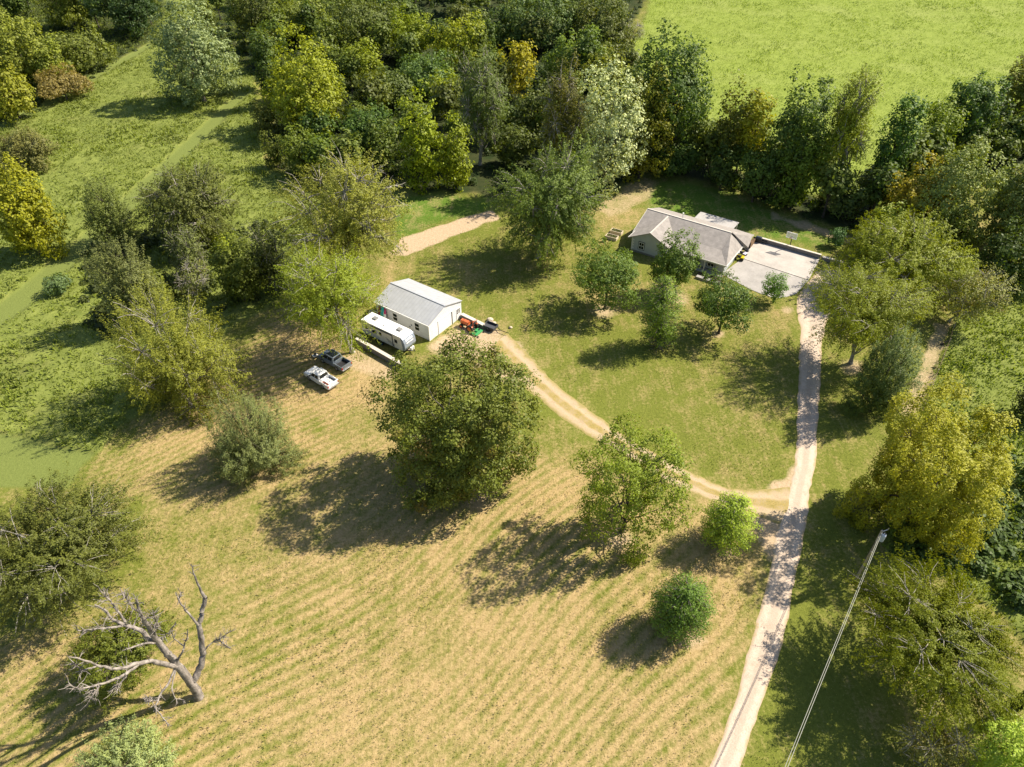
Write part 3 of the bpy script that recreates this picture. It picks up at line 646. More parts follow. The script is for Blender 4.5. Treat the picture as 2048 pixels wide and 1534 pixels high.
MB().box(-SL / 2 - .1, -SW / 2 - .24, 2.86, SL / 2 + .1, -SW / 2 - .11, 2.99).build('gutter', WHITE, shed, 0.01)
MB().box(hl - .05, -hw - .14, 0.05, hl + .07, -hw - .02, 2.86).build('downspout', WHITE, shed, 0.01)
for px in ((790.4, 632.2), (834.3, 653.0)):
    q = loc_of(shed, ray_plane(px[0], px[1], ctr - uy * hw, uy)); x, z = q.x, 1.65
    f = MB(); 
    for (a, b, c, d) in ((-.52, -.72, .52, -.62), (-.52, .62, .52, .72), (-.52, -.62, -.42, .62), (.42, -.62, .52, .62), (-.42, -.04, .42, .04)): f.box(x + a, -hw - .07, z + b, x + c, -hw - .004, z + d)
    wf = f.build('window', WHITE, shed)
    MB().box(x - .42, -hw - .03, z - .62, x + .42, -hw - .006, z + .62).build('pane', GLASS, wf)
for z in (1.5, 1.1): MB().box(0.3 + z, -hw - .08, z - .1, 0.45 + z, -hw - .004, z + .1).build('meter_box', DKBLUE, shed, 0.01)
y0, y1 = -1.7, 1.35
MB().box(hl + .004, y0, 0.02, hl + .03, y1, 2.35).build('garage_door', WHITE, shed)
g = MB(); g.box(hl + .003, y0 - .12, 0, hl + .07, y0, 2.5); g.box(hl + .003, y1 + .22, 0, hl + .07, y1 + .34, 2.5); g.box(hl + .003, y0, 2.38, hl + .07, y1 + .22, 2.5); g.build('door_frame', WHITE, shed)
MB().box(hl + .004, y1, 0.02, hl + .02, y1 + .22, 2.36).build('jamb_shadow', DKBLUE, shed)  # flush dark strip, paints the shadow of a recessed door's side jamb
dd = MB().box(hl + .004, hw - 1.25, 0.03, hl + .05, hw - .4, 2.1).build('door', WHITE, shed, 0.005)
for i in range(3):
    for j in range(2): MB().box(hl + .051, hw - 1.17 + j * .4, 1.15 + i * .3, hl + .062, hw - .87 + j * .4, 1.38 + i * .3).build('pane', GLASS, dd)
# boards leaning against its long wall
def board(name, px, top, ln, wd, mat, label, cat, nose=None):
    q = loc_of(shed, ray_plane(px[0], px[1], ctr - uy * hw, uy)); fr = frame_of(shed)
    o = thing(name, label, cat, fr @ Vector((q.x, -hw - .75, 0.02)), shed.rotation_euler.z, 'paddle boards and kayaks leaning on the workshop')
    def hull(t0, t1, thick, nm, m, dy=0):
        n = 18; v = []; f = []
        for i in range(n + 1):
            t = t0 + (t1 - t0) * i / n; ww = wd / 2 * max(0.03, math.sin(math.pi * min(max(t, .01), .99)) ** 0.6); c_ = t * ln
            for k in range(8):
                a = 2 * math.pi * k / 8; v.append((math.cos(a) * ww, dy + math.sin(a) * thick * (0.4 + 0.6 * math.sin(math.pi * min(max(t, .02), .98))), c_))
            if i: 
                for k in range(8): f.append(((i - 1) * 8 + k, (i - 1) * 8 + (k + 1) % 8, i * 8 + (k + 1) % 8, i * 8 + k))
        f += [tuple(range(7, -1, -1)), tuple(range(n * 8, n * 8 + 8))]
        tl = math.asin(min(.62 / ln, .5)); ca, sa = math.cos(tl), math.sin(tl)
        v = [(x, y * ca + z * sa, -y * sa + z * ca) for x, y, z in v]
        return MB().add(v, f).build(nm, m, o, smooth=True)
    hull(0, 1, .11, 'hull', mat)
    if nose: hull(.62, .97, .125, 'nose_panel', nose)
    return o
TEAL = simple('teal_plastic', (0.02, 0.36, 0.36), 0.35); PINK = simple('pink_plastic', (0.50, 0.03, 0.14), 0.35); MAROON = simple('maroon_plastic', (0.16, 0.035, 0.045), 0.4)
board('kayak', (761.5, 617), 2.6, 2.9, .62, MAROON, 'dark maroon kayak, leftmost of the boards leaning on the workshop wall', 'kayak')
board('kayak', (767.5, 619), 2.6, 3.0, .86, TEAL, 'bright teal kayak leaning on the workshop wall behind the travel trailer', 'kayak')
board('paddle_board', (772.6, 622), 2.6, 2.75, .60, WHITE, 'white paddle board with a pink nose leaning beside the teal kayak', 'paddle board', PINK)
# white pipe frame
q = P(748, 627, 1.2); o = thing('pipe_frame', 'white pipe frame standing at the corner of the workshop behind the teal kayak', 'rack', (q[0], q[1], 0), shed.rotation_euler.z)
f = MB(); f.path([(-.9, -.5, .02), (-.7, -.3, 1.5), (.6, -.3, 1.5), (.9, -.5, .02)], .035); f.path([(-.9, .5, .02), (-.7, .3, 1.5), (.6, .3, 1.5), (.9, .5, .02)], .035)
for x in (-.7, 0, .6): f.cyl((x, -.3, 1.5), (x, .3, 1.5), .03)
f.build('frame', WHITE, o)

# ------------------------------------------------------------------ house
hO = np.array([25.125, 119.135, 0]); ha = np.array([0.83128, -0.55585, 0])
house = thing('house', 'single storey house with grey shingle roof and front gable beside the concrete court', 'house', hO, math.atan2(ha[1], ha[0]))
def roof(name, polys, mat=SHING, th=0.16):
    m = MB()
    for p in polys: m.slab([(a, -b, z) for a, b, z in p], th)
    return m.build(name, mat, house)
mz = lambda b: 4.8 - 0.389 * abs(b)
roof('roof', [[(-.25, 0, 4.8), (15.7, 0, 4.8), (15.75, 4.0, mz(4)), (8.0, 4.0, mz(4)), (8.0, 5.6, mz(5.6)), (-.25, 5.6, mz(5.6))],
              [(-.25, 0, 4.795), (-.25, -5.6, mz(5.6)), (15.7, -5.6, mz(5.6)), (15.7, 0, 4.795)]])
roof('porch_roof', [[(8.01, 3.98, mz(3.98)), (15.74, 3.98, mz(3.98)), (17.95, 7.2, 2.5), (8.01, 7.2, 2.5)]])
roof('gable_roof', [[(3.95, .35, 4.66), (3.95, 7.85, 4.66), (.02, 7.95, 2.74), (.02, 4.2, 2.74)], [(3.95, .35, 4.655), (7.7, 4.2, 2.83), (7.7, 7.85, 2.83), (3.95, 7.85, 4.655)]])
roof('wing_roof', [[(15.7, .3, 4.66), (15.78, 4.0, 3.26), (17.97, 7.2, 2.51)], [(15.7, .3, 4.66), (17.97, 7.2, 2.51), (17.97, -.7, 2.51)],
                   [(16.2, -.25, 4.45), (17.97, -.72, 2.51), (18.9, -.78, 2.5), (18.55, -3.3, 3.4)], [(15.72, -.35, 4.62), (16.2, -.27, 4.44), (18.54, -3.3, 3.38), (18.3, -5.6, 2.55), (15.72, -5.6, 2.6)]])
CAPM = simple('ridge_shingle', (0.50, 0.46, 0.41), 0.85, var=0.06)
m = MB(); m.box(-.26, -.14, 4.76, 15.7, .14, 4.83); m.build('ridge_cap', CAPM, house); MB().box(3.83, -7.87, 4.62, 4.07, -.4, 4.70).build('ridge_cap', CAPM, house)
MB().box(8.0, -7.27, 2.30, 17.95, -7.21, 2.52).build('fascia', TRIM, house); MB().box(17.98, -7.2, 2.30, 18.05, .68, 2.53).build('fascia', TRIM, house)
MB().add([(-.31, 0, 4.62), (-.26, 0, 4.62), (-.26, 0, 4.82), (-.31, 0, 4.82), (-.31, -5.6, 2.44), (-.26, -5.6, 2.44), (-.26, -5.6, 2.64), (-.31, -5.6, 2.64)], [(0, 1, 2, 3), (4, 5, 6, 7), (0, 4, 7, 3), (1, 5, 6, 2), (3, 7, 6, 2), (0, 1, 5, 4)]).build('fascia', TRIM, house)
MB().box(-.05, -7.94, 2.56, .015, -4.3, 2.76).build('fascia', TRIM, house)
wl = MB(); wl.box(.3, -5.0, 0, 15.6, 5.0, 2.72); wl.box(.62, -7.5, 0, 7.2, -5.0, 2.72); wl.box(15.6, -6.0, 0, 17.35, 5.2, 2.42); wl.box(7.2, -6.0, 0, 15.6, -5.0, 2.6)
wl.prism([(.62, 2.72), (7.2, 2.72), (3.95, 4.42)], -7.5, -7.35)
nn = len(wl.V); wl.prism([(-5.0, 2.72), (5.0, 2.72), (0, 4.60)], .3, .45); wl.V[nn:] = [(y, x, z) for x, y, z in wl.V[nn:]]
nn = len(wl.V); wl.prism([(-5.0, 2.72), (5.0, 2.72), (0, 4.60)], 15.45, 15.6); wl.V[nn:] = [(y, x, z) for x, y, z in wl.V[nn:]]
wl.build('wall', SIDING, house)
fd = MB(); fd.box(.57, -7.55, 0, 7.25, -7.502, .35); fd.box(7.25, -6.06, 0, 17.4, -6.002, .35); fd.build('foundation', BLOCK, house)
qn = MB()
for i in range(9): qn.box(.58 - .02, -7.56 + (0 if i % 2 else -.0), .38 + i * .26, .62 + (.42 if i % 2 else .2), -7.505, .6 + i * .26)
for i in range(9): qn.box(.56, -7.5, .38 + i * .26, .615, -7.5 + (.2 if i % 2 else .42), .6 + i * .26)
qn.build('quoin', TRIM, house)
def hwindow(a, b, z, w_, h_, frame=DKBLUE):
    f = MB(); f.box(a - w_ / 2 - .14, -b - .05, z - .14, a + w_ / 2 + .14, -b - .004, z + h_ + .14); wf = f.build('window', frame, house)
    s = MB()
    for (p_, q_, r_, t_) in ((-w_ / 2, 0, w_ / 2, .07), (-w_ / 2, h_ - .07, w_ / 2, h_), (-w_ / 2, .07, -w_ / 2 + .07, h_ - .07), (w_ / 2 - .07, .07, w_ / 2, h_ - .07), (-w_ / 2 + .07, h_ / 2 - .04, w_ / 2 - .07, h_ / 2 + .04), (-.02, .07, .02, h_ / 2 - .04), (-.02, h_ / 2 + .04, .02, h_ - .07)): s.box(a + p_, -b - .085, z + q_, a + r_, -b - .051, z + t_)
    s.build('sash', WHITE, wf); MB().box(a - w_ / 2 + .07, -b - .062, z + .07, a + w_ / 2 - .07, -b - .053, z + h_ - .07).build('pane', GLASS, wf)
q = loc_of(house, ray_plane(1283, 491.3, hO + np.array([-.55585, -.83128, 0]) * 7.5, np.array([-.55585, -.83128, 0])))
hwindow(q.x, 7.5, 0.85, 1.0, 1.35)
for a in (8.4, 10.6, 15.0): hwindow(a, 6.0, .8, 1.2, 1.35)
dr = MB().box(12.1, -6.05, .15, 13.05, -6.004, 2.2).build('door', DKBLUE, house, .004); MB().cyl((12.95, -6.06, 1.15), (12.95, -6.12, 1.15), .04).build('handle', STEEL, dr)
for a in (8.1, 11.3, 14.2, 17.6): MB().box(a - .07, -7.08, .0, a + .07, -6.94, 2.33).build('porch_post', TRIM, house, .01)
MB().box(7.3, -7.3, 0, 17.5, -6.07, .12).build('porch_floor', CONC2, house, .01)
MB().cyl((6.2, 1.0, 4.2), (6.2, 1.0, 5.25), .09).cyl((6.2, 1.0, 5.25), (6.2, 1.0, 5.33), .14).build('vent_pipe', WHITE, house)
MB().slab([(6.9, 8.5, 2.56), (6.9, 4.95, 2.66), (14.4, 4.95, 2.66), (14.4, 8.5, 2.56)], .1).build('patio_roof', PATROOF, house)
for a in (7.1, 10.6, 14.2): MB().box(a - .06, 8.2, 0, a + .06, 8.32, 2.47).build('patio_post', TRIM, house, .01)
bed = [(*P(x, y)[:2], 0.03) for x, y in [(1398, 537), (1446, 550), (1441, 566), (1394, 553)]]
MB().slab(bed, .1).build('mulch_bed', simple('mulch', (0.075, 0.04, 0.03), .95, var=.25, scale=6, bump=.6), None)['kind'] = 'structure'
for i, (px, lb) in enumerate((((1403.8, 554.5), 'grey concrete slab at the left end of the row edging the dark porch bed'), ((1416.8, 558.8), 'grey concrete slab in the middle of the row edging the dark porch bed'), ((1431.0, 562.8), 'sunlit pale concrete slab at the right end of the row edging the porch bed'))):
    q = P(*px, .4); o = MB().box(-.95, -.36, 0, .95, .36, .42).build('concrete_slab', CONC2, None, .02); o.location = q * np.array([1, 1, 0]); o.rotation_euler.z = house.rotation_euler.z; tag(o, lb, 'slab', 'concrete slabs in front of the porch')

# ------------------------------------------------------------------ retaining walls
def wall(p, q, h, th, name, label, capm=CAP):
    p = np.array(p); q = np.array(q); d = q - p; L_ = np.linalg.norm(d[:2])
    o = thing(name, label, 'wall', (p[0], p[1], 0), math.atan2(d[1], d[0]))
    MB().box(0, -th / 2, 0, L_, th / 2, h - .08).build('block_course', BLOCK, o, .015); n = max(2, int(L_ / 1.2)); c = MB()
    for i in range(n): c.box(L_ * i / n + .012, -th / 2 - .04, h - .08, L_ * (i + 1) / n - .012, th / 2 + .04, h)
    c.build('coping', capm, o, .012); return o
wall(P(712, 675, 1.0), P(807, 729, 1.0), 1.0, .5, 'retaining_wall', 'long low block wall with a pale coping between the trailer and the parked pickups')
wall(P(923.5, 627, .8), P(968, 649, .8), .8, .55, 'retaining_wall', 'short block wall with a double pale coping running from the workshop past the orange tractor')
wall(P(1521, 474.5, .9), P(1643, 509, .9), .9, .35, 'retaining_wall', 'dark block wall along the back of the white basketball court')
wall(P(1645, 512.5, .75), P(1705, 529, .75), .75, .5, 'retaining_wall', 'low stepped wall continuing from the court towards the tall tree by the gravel drive')
def stone(px, r, lb, sd):
    rs = np.random.RandomState(sd); bm = bmesh.new(); bmesh.ops.create_icosphere(bm, subdivisions=2, radius=r)
    for v in bm.verts: v.co *= 1 + rs.uniform(-.18, .18); v.co.z *= .65
    me = bpy.data.meshes.new('boulder'); bm.to_mesh(me); bm.free(); o = link_mesh('boulder', me, None, STONE); q = P(*px); o.location = (q[0], q[1], r * .35); tag(o, lb, 'stone', 'loose stones by the workshop')
stone((980, 642), .55, 'tan boulder on the grass behind the end of the short wall', 1); stone((988, 648), .4, 'smaller flat stone beside the tan boulder behind the trailer', 2); stone((818, 698), .45, 'pale stone on the ground in front of the travel trailer', 3); stone((1021, 656), .3, 'small stone alone on the lawn past the trailer tongue', 4)

# ------------------------------------------------------------------ basketball hoop
q = P(1578, 497.5); hoop = thing('basketball_hoop', 'basketball hoop on a black pole at the back edge of the court', 'basketball hoop', q, house.rotation_euler.z)
MB().path([(0, 0, 0), (0, 0, 2.0), (0, -.35, 2.7)], .075, 10).build('pole', BLACK, hoop)
a = MB(); a.path([(0, -.35, 2.7), (0, -.95, 2.75)], .05); a.path([(0, -.3, 2.5), (0, -.95, 3.1)], .04); a.build('arm', BLACK, hoop)
ab = NB('acrylic'); ab.b.inputs['Base Color'].default_value = (.6, .62, .62, 1); ab.b.inputs['Roughness'].default_value = .15; ab.b.inputs['Alpha'].default_value = .42; acr = ab.m
bb = MB().box(-.9, -1.0, 2.6, .9, -.96, 3.65).build('backboard', acr, hoop)
f = MB()
for (x0, z0, x1, z1) in ((-.93, 2.56, .93, 2.64), (-.93, 3.6, .93, 3.69), (-.93, 2.64, -.86, 3.6), (.86, 2.64, .93, 3.6)): f.box(x0, -1.02, z0, x1, -.94, z1)
for (x0, z0, x1, z1) in ((-.3, 2.8, .3, 2.84), (-.3, 3.2, .3, 3.24), (-.3, 2.84, -.26, 3.2), (.26, 2.84, .3, 3.2)): f.box(x0, -1.015, z0, x1, -1.002, z1)
f.build('board_frame', WHITE, bb); MB().torus((0, -1.28, 2.75), (0, 0, 1), .23, .02).cyl((0, -1.0, 2.75), (0, -1.06, 2.75), .03).build('rim', simple('orange_paint', (0.5, .09, .02), .4), hoop)

# ------------------------------------------------------------------ pickups
def pane(mb, c4, u0, u1, v0, v1, off):
    c = [Vector(p) for p in c4]; n = (c[1] - c[0]).cross(c[3] - c[0]).normalized() * off
    f = lambda u, v: (c[0] * (1 - u) + c[1] * u) * (1 - v) + (c[3] * (1 - u) + c[2] * u) * v
    a = [f(u0, v0), f(u1, v0), f(u1, v1), f(u0, v1)]; mb.add([p + n for p in a] + [p + n * .2 for p in a], [(0, 1, 2, 3), (7, 6, 5, 4), (0, 4, 5, 1), (1, 5, 6, 2), (2, 6, 7, 3), (3, 7, 4, 0)])
def pickup(front, tail, paint, label, cabl, name='pickup_truck', roofm=None):
    F, T = P(*front, 1.05), P(*tail, 1.05); d = F - T; L_ = float(np.clip(np.linalg.norm(d), 5.2, 6.2)); c = (F + T) / 2
    o = thing(name, label, 'pickup truck', (c[0], c[1], 0), math.atan2(d[1], d[0]), 'pickups parked on the grass'); h = L_ / 2; W_ = .98
    cb0 = -h + L_ * .335; cb1 = cb0 + cabl
    b = MB(); prof = [(cb0, .42), (h - .15, .40), (h, .62), (h - .03, .95), (h - .25, 1.06), (cb1 - .35, 1.14), (cb0, 1.14)]
    b.prism(prof, -W_, W_)
    b.box(-h, -W_, .42, cb0, W_, .60); b.box(-h, -W_, .60, cb0, -W_ + .13, 1.14); b.box(-h, W_ - .13, .60, cb0, W_, 1.14)
    body = b.build('body', paint, o, .05, smooth=False)
    MB().box(-h - .02, -W_ + .06, .58, -h + .10, W_ - .06, 1.17).build('tailgate', paint, o, .02)
    MB().box(-h + .11, -W_ + .135, .605, cb0 - .01, W_ - .135, .64).build('bed_liner', BLACK, o)
    lo = [(cb0 + .03, -W_ + .05, 1.13), (cb1, -W_ + .05, 1.13), (cb1, W_ - .05, 1.13), (cb0 + .03, W_ - .05, 1.13)]; hi = [(cb0 + .22, -W_ + .24, 1.82), (cb1 - .85, -W_ + .24, 1.82), (cb1 - .85, W_ - .24, 1.82), (cb0 + .22, W_ - .24, 1.82)]
    MB().add(lo + hi, [(3, 2, 1, 0), (4, 5, 6, 7), (0, 1, 5, 4), (1, 2, 6, 5), (2, 3, 7, 6), (3, 0, 4, 7)]).build('cab', paint, o, .05)
    if roofm: MB().box(cb0 + .35, -W_ + .36, 1.822, cb1 - 1.0, W_ - .36, 1.835).build('roof_glass', roofm, o)
    for nm, q4, u in (('windshield', (lo[1], lo[2], hi[2], hi[1]), (.06, .94, .08, .92)), ('rear_window', (lo[3], lo[0], hi[0], hi[3]), (.1, .9, .2, .88))):
        w_ = MB(); pane(w_, q4, *u, .012); w_.build(nm, GLASS, o)
    for q4 in ((lo[0], lo[1], hi[1], hi[0]), (lo[2], lo[3], hi[3], hi[2])):
        w_ = MB(); pane(w_, q4, .10, .47, .12, .86, .012); pane(w_, q4, .51, .86, .12, .86, .012); w_.build('side_window', GLASS, o)
    for x in (h - 1.0, -h + 1.25):
        for s in (-1, 1):
            t = MB().cyl((x, s * (W_ - .22), .38), (x, s * (W_ + .015), .38), .38, n=20).build('wheel', RUBBER, o, .03); MB().cyl((x, s * (W_ + .016), .38), (x, s * (W_ + .03), .38), .23, n=16).build('rim', STEEL, t)
    for s in (-1, 1):
        MB().box(h - .10, s * .62 - .22, .68, h + .012, s * .62 + .22, .88).build('headlight', LAMP, o, .02); MB().box(-h - .03, s * .88 - .085, .68, -h + .05, s * .88 + .085, 1.05).build('taillight', RED, o, .01)
        MB().box(cb1 - .42, s * (W_ + .1) - .11, 1.14, cb1 - .30, s * (W_ + .1) + .11, 1.32).build('mirror', BLACK, o, .02)
    MB().box(h - .04, -W_ + .03, .42, h + .10, W_ - .03, .60).build('bumper', STEEL, o, .03); MB().box(-h - .14, -W_ + .05, .42, -h - .02, W_ - .05, .58).build('bumper', STEEL, o, .03)
    return o, h, cb0
TW = simple('white_car_paint', (0.80, 0.80, 0.79), .25, var=.01, coat=.6); TG = simple('grey_car_paint', (0.17, 0.20, 0.235), .28, .3, var=.02, coat=.6)
tw, h, cb0 = pickup((617.7, 737), (665.3, 766.1), TW, 'white pickup truck with a white panel and planks in its open bed', 2.25)
pickup((647.3, 704.5), (690.2, 728.4), TG, 'blue-grey crew cab pickup with a dark roof and empty bed, parked behind the white pickup', 2.75, roofm=GLASS)
fr = frame_of(tw)
o = MB().box(-.75, -.5, 0, .75, .45, .10).build('white_panel', WHITE, None, .02); o.location = fr @ Vector((-h + 1.0, -.2, .645)); o.rotation_euler.z = tw.rotation_euler.z; tag(o, 'white flat panel lying in the bed of the white pickup', 'panel')
o = MB().box(-.8, -.12, 0, .8, .02, .09).box(-.6, .08, 0, .8, .2, .07).build('plank_pile', simple('red_plank', (.22, .07, .05), .8), None, .01); o.location = fr @ Vector((-h + 1.1, .45, .645)); o.rotation_euler.z = tw.rotation_euler.z + .12; tag(o, 'reddish planks beside the white panel in the pickup bed', 'planks')
q = P(630, 709, .4); o = thing('push_mower', 'small black and white push mower on the grass in front of the blue-grey pickup', 'mower', (q[0], q[1], 0), .6)
MB().box(-.4, -.3, .12, .4, .3, .3).build('deck', WHITE, o, .05); MB().cyl((0, 0, .3), (0, 0, .55), .17, n=12).build('engine', BLACK, o, .02); MB().path([(-.35, -.22, .3), (-1.0, -.22, .95), (-1.0, .22, .95), (-.35, .22, .3)], .02).build('handle', BLACK, o)
for x in (-.33, .33):
    for s in (-1, 1): MB().cyl((x, s * .31, .13), (x, s * .38, .13), .13, n=12).build('wheel', RUBBER, o)

# ------------------------------------------------------------------ travel trailer
RB, RF = P(732.3, 631.2, 3.1), P(811.0, 667.4, 3.1); d = RF - RB; LR = float(np.linalg.norm(d)); wv_ = 1.22
rv = thing('travel_trailer', 'long white travel trailer with a blue-grey front cap parked beside the metal workshop', 'trailer', (RB[0], RB[1], 0), math.atan2(d[1], d[0]))
RVW = simple('trailer_side', (0.60, 0.585, 0.53), .4, var=.03); RVC = simple('front_cap_paint', (0.25, 0.29, 0.36), .22, .2, var=.03, coat=.5)
MB().prism([(0, .75), (LR + .25, .75), (LR + .25, 1.6), (LR, 3.04), (.05, 3.04), (0, 2.9)], -wv_, wv_).build('body', RVW, rv, .04)
MB().box(.05, -wv_ + .02, 3.045, LR - .02, wv_ - .02, 3.12).build('roof', WHITE, rv, .03)
MB().prism([(LR + .26, .80), (LR + .6, .9), (LR + .78, 1.4), (LR + .70, 2.2), (LR + .42, 2.85), (LR + .02, 3.10), (LR + .26, 1.6)], -wv_ + .01, wv_ - .01).build('front_cap', RVC, rv, .06)
MB().prism([(LR + .66, 1.95), (LR + .76, 1.97), (LR + .54, 2.66), (LR + .45, 2.62)], -.75, .75).build('front_window', LAMP, rv, .01)
for x in (1.7, LR - 1.35): 
    v = MB().box(x - .42, -.15, 3.125, x + .42, .6, 3.33, .05, .05).build('roof_vent', simple('vent_grey', (.22, .22, .22), .4), rv, .03)
MB().cyl((LR * .5, -.35, 3.12), (LR * .5, -.35, 3.28), .09).build('vent_cap', STEEL, rv)
MB().cyl((2.2, -wv_ - .09, 2.9), (LR - 1.6, -wv_ - .09, 2.9), .085).build('awning', BLACK, rv)
MB().box(LR - 1.62, -wv_ - .09, .9, LR - 1.55, -wv_ - .005, 2.82).build('awning_arm', BLACK, rv)
dr = MB().box(3.55, -wv_ - .03, .85, 4.25, -wv_ - .004, 2.65).build('door', OFFW, rv, .01); MB().box(3.68, -wv_ - .045, 1.8, 4.12, -wv_ - .031, 2.4).build('pane', GLASS, dr)
for x, z, a, b_ in ((2.6, 1.7, .9, .55), (LR - .95, 1.75, .55, .6), (1.0, 1.75, .7, .5)): MB().box(x - a / 2, -wv_ - .02, z, x + a / 2, -wv_ - .004, z + b_).build('window', GLASS, rv, .008)
st_ = MB()
for i in range(3): st_.add([(4.9 + .2 * i, -wv_ - .006, 1.95 - .25 * i), (6.6, -wv_ - .006, 1.25 - .18 * i), (6.6, -wv_ - .006, 1.17 - .18 * i), (4.9 + .2 * i, -wv_ - .006, 1.85 - .25 * i), (4.9 + .2 * i, -wv_ - .002, 1.95 - .25 * i), (6.6, -wv_ - .002, 1.25 - .18 * i), (6.6, -wv_ - .002, 1.17 - .18 * i), (4.9 + .2 * i, -wv_ - .002, 1.85 - .25 * i)], [(0, 1, 2, 3), (7, 6, 5, 4), (0, 4, 5, 1), (1, 5, 6, 2), (2, 6, 7, 3), (3, 7, 4, 0)])
st_.build('side_stripe', simple('stripe_grey', (.12, .13, .14), .4), rv)
for x in (LR * .38, LR * .38 + .85):
    for s in (-1, 1): t = MB().cyl((x, s * (wv_ - .2), .36), (x, s * (wv_ + .0), .36), .36, n=18).build('wheel', RUBBER, rv, .03)
MB().box(.3, -.9, .5, LR + .2, .9, .75).build('chassis', BLACK, rv); MB().path([(LR + .2, -.8, .6), (LR + 1.55, 0, .55), (LR + .2, .8, .6)], .06).build('tongue', BLACK, rv)
for s in (-.2, .2): MB().cyl((LR + 1.05, s, .65), (LR + 1.05, s, 1.15), .17, n=14).build('gas_bottle', WHITE, rv, .05)
for x in (.5, LR - .2):
    for s in (-.9, .9): MB().cyl((x, s, 0), (x, s, .6), .04).build('leg', STEEL, rv)
q = P(763, 687, .15); o = thing('step_stool', 'small blue step stool under the awning of the travel trailer', 'stool', (q[0], q[1], 0), rv.rotation_euler.z); BL = simple('blue_plastic', (.08, .2, .42), .4)
MB().box(-.32, -.22, .24, .32, .22, .29).build('seat', BL, o, .01)
for x in (-.27, .27):
    for s in (-.17, .17): MB().cyl((x, s, 0), (x, s, .24), .03).build('leg', BL, o)

# ------------------------------------------------------------------ tractor, mower deck, utility trailer
q0, q1 = P(944.8, 653.5, .6), P(925.5, 645.5, .6); d = q1 - q0
tr = thing('tractor', 'small orange farm tractor parked by the short wall beside the workshop', 'tractor', (q0[0], q0[1], 0), math.atan2(d[1], d[0])); OR = simple('tractor_orange', (0.52, 0.115, 0.035), .35, var=.04, coat=.3)
MB().box(.55, -.34, .72, 2.15, .34, 1.28, .08, .06).build('hood', OR, tr, .06); MB().box(-.35, -.25, .45, 2.1, .25, .75).build('chassis', BLACK, tr, .03)
for s in (-1, 1):
    MB().box(-.55, s * .62 - .17, 1.02, .5, s * .62 + .17, 1.14, .12).build('fender', OR, tr, .03)
    t = MB().cyl((0, s * .5, .62), (0, s * .86, .62), .62, n=22).build('wheel', RUBBER, tr, .04); MB().cyl((0, s * .862, .62), (0, s * .875, .62), .34, n=16).build('rim', OR, t)
    t = MB().cyl((1.75, s * .48, .36), (1.75, s * .70, .36), .36, n=18).build('wheel', RUBBER, tr, .03); MB().cyl((1.75, s * .702, .36), (1.75, s * .712, .36), .19, n=14).build('rim', OR, t)
MB().box(-.35, -.24, .98, .12, .24, 1.1).box(-.42, -.24, 1.1, -.3, .24, 1.5).build('seat', BLACK, tr, .03); MB().torus((.42, 0, 1.45), (.5, 0, 1), .19, .02).cyl((.42, 0, 1.43), (.62, 0, 1.15), .025).build('steering_wheel', BLACK, tr)
MB().path([(-.5, -.5, .9), (-.5, -.5, 1.9), (-.5, .5, 1.9), (-.5, .5, .9)], .045).build('roll_bar', OR, tr); MB().cyl((1.5, .1, 1.26), (1.5, .1, 1.75), .035).build('exhaust', BLACK, tr)
for s in (-1, 1): MB().cyl((2.12, s * .2, 1.0), (2.16, s * .2, 1.0), .08).build('headlight', LAMP, tr)
q = P(954, 663.5, .3); o = thing('mower_deck', 'green mower deck with small black wheels behind the orange tractor', 'mower', (q[0], q[1], 0), tr.rotation_euler.z); GR = simple('green_paint', (0.05, 0.27, 0.085), .4, var=.06)
MB().box(-.55, -.85, .16, .55, .85, .34, .05, .05).build('deck', GR, o, .04); MB().box(-.15, -.15, .34, .35, .15, .52).build('gearbox', GR, o, .02)
for s in (-.55, 0.55): MB().cyl((0, s, .34), (0, s, .44), .13, n=14).build('pulley_cover', BLACK, o)
MB().path([(.5, -.4, .3), (1.15, 0, .6), (.5, .4, .3)], .035).build('hitch_arm', GR, o)
for x in (-.75, .6):
    for s in (-1, 1): MB().cyl((x, s * .78 - .06, .13), (x, s * .78 + .06, .13), .13, n=12).build('wheel', RUBBER, o)
q0, q1 = P(970.5, 650.5, .3), P(992, 658.5, .3); d = q1 - q0; L_ = np.linalg.norm(d)
o = thing('utility_trailer', 'low dark utility trailer with a long black tongue at the end of the short wall', 'trailer', (q0[0], q0[1], 0), math.atan2(d[1], d[0])); DK = simple('dark_steel', (.06, .062, .07), .6, var=.1)
b = MB(); b.box(0, -.7, .38, L_, .7, .46); b.box(0, -.7, .46, L_, -.64, .8); b.box(0, .64, .46, L_, .7, .8); b.box(0, -.64, .46, .06, .64, .8); b.box(L_ - .06, -.64, .46, L_, .64, .8); b.build('bed', DK, o)
MB().path([(L_, -.5, .4), (L_ + .8, 0, .42), (L_, .5, .4)], .05).path([(L_ + .8, 0, .42), (L_ + 2.3, 0, .45)], .05).build('tongue', BLACK, o)
for s in (-1, 1): MB().cyl((L_ * .5, s * .74, .3), (L_ * .5, s * .92, .3), .3, n=16).build('wheel', RUBBER, o, .02)

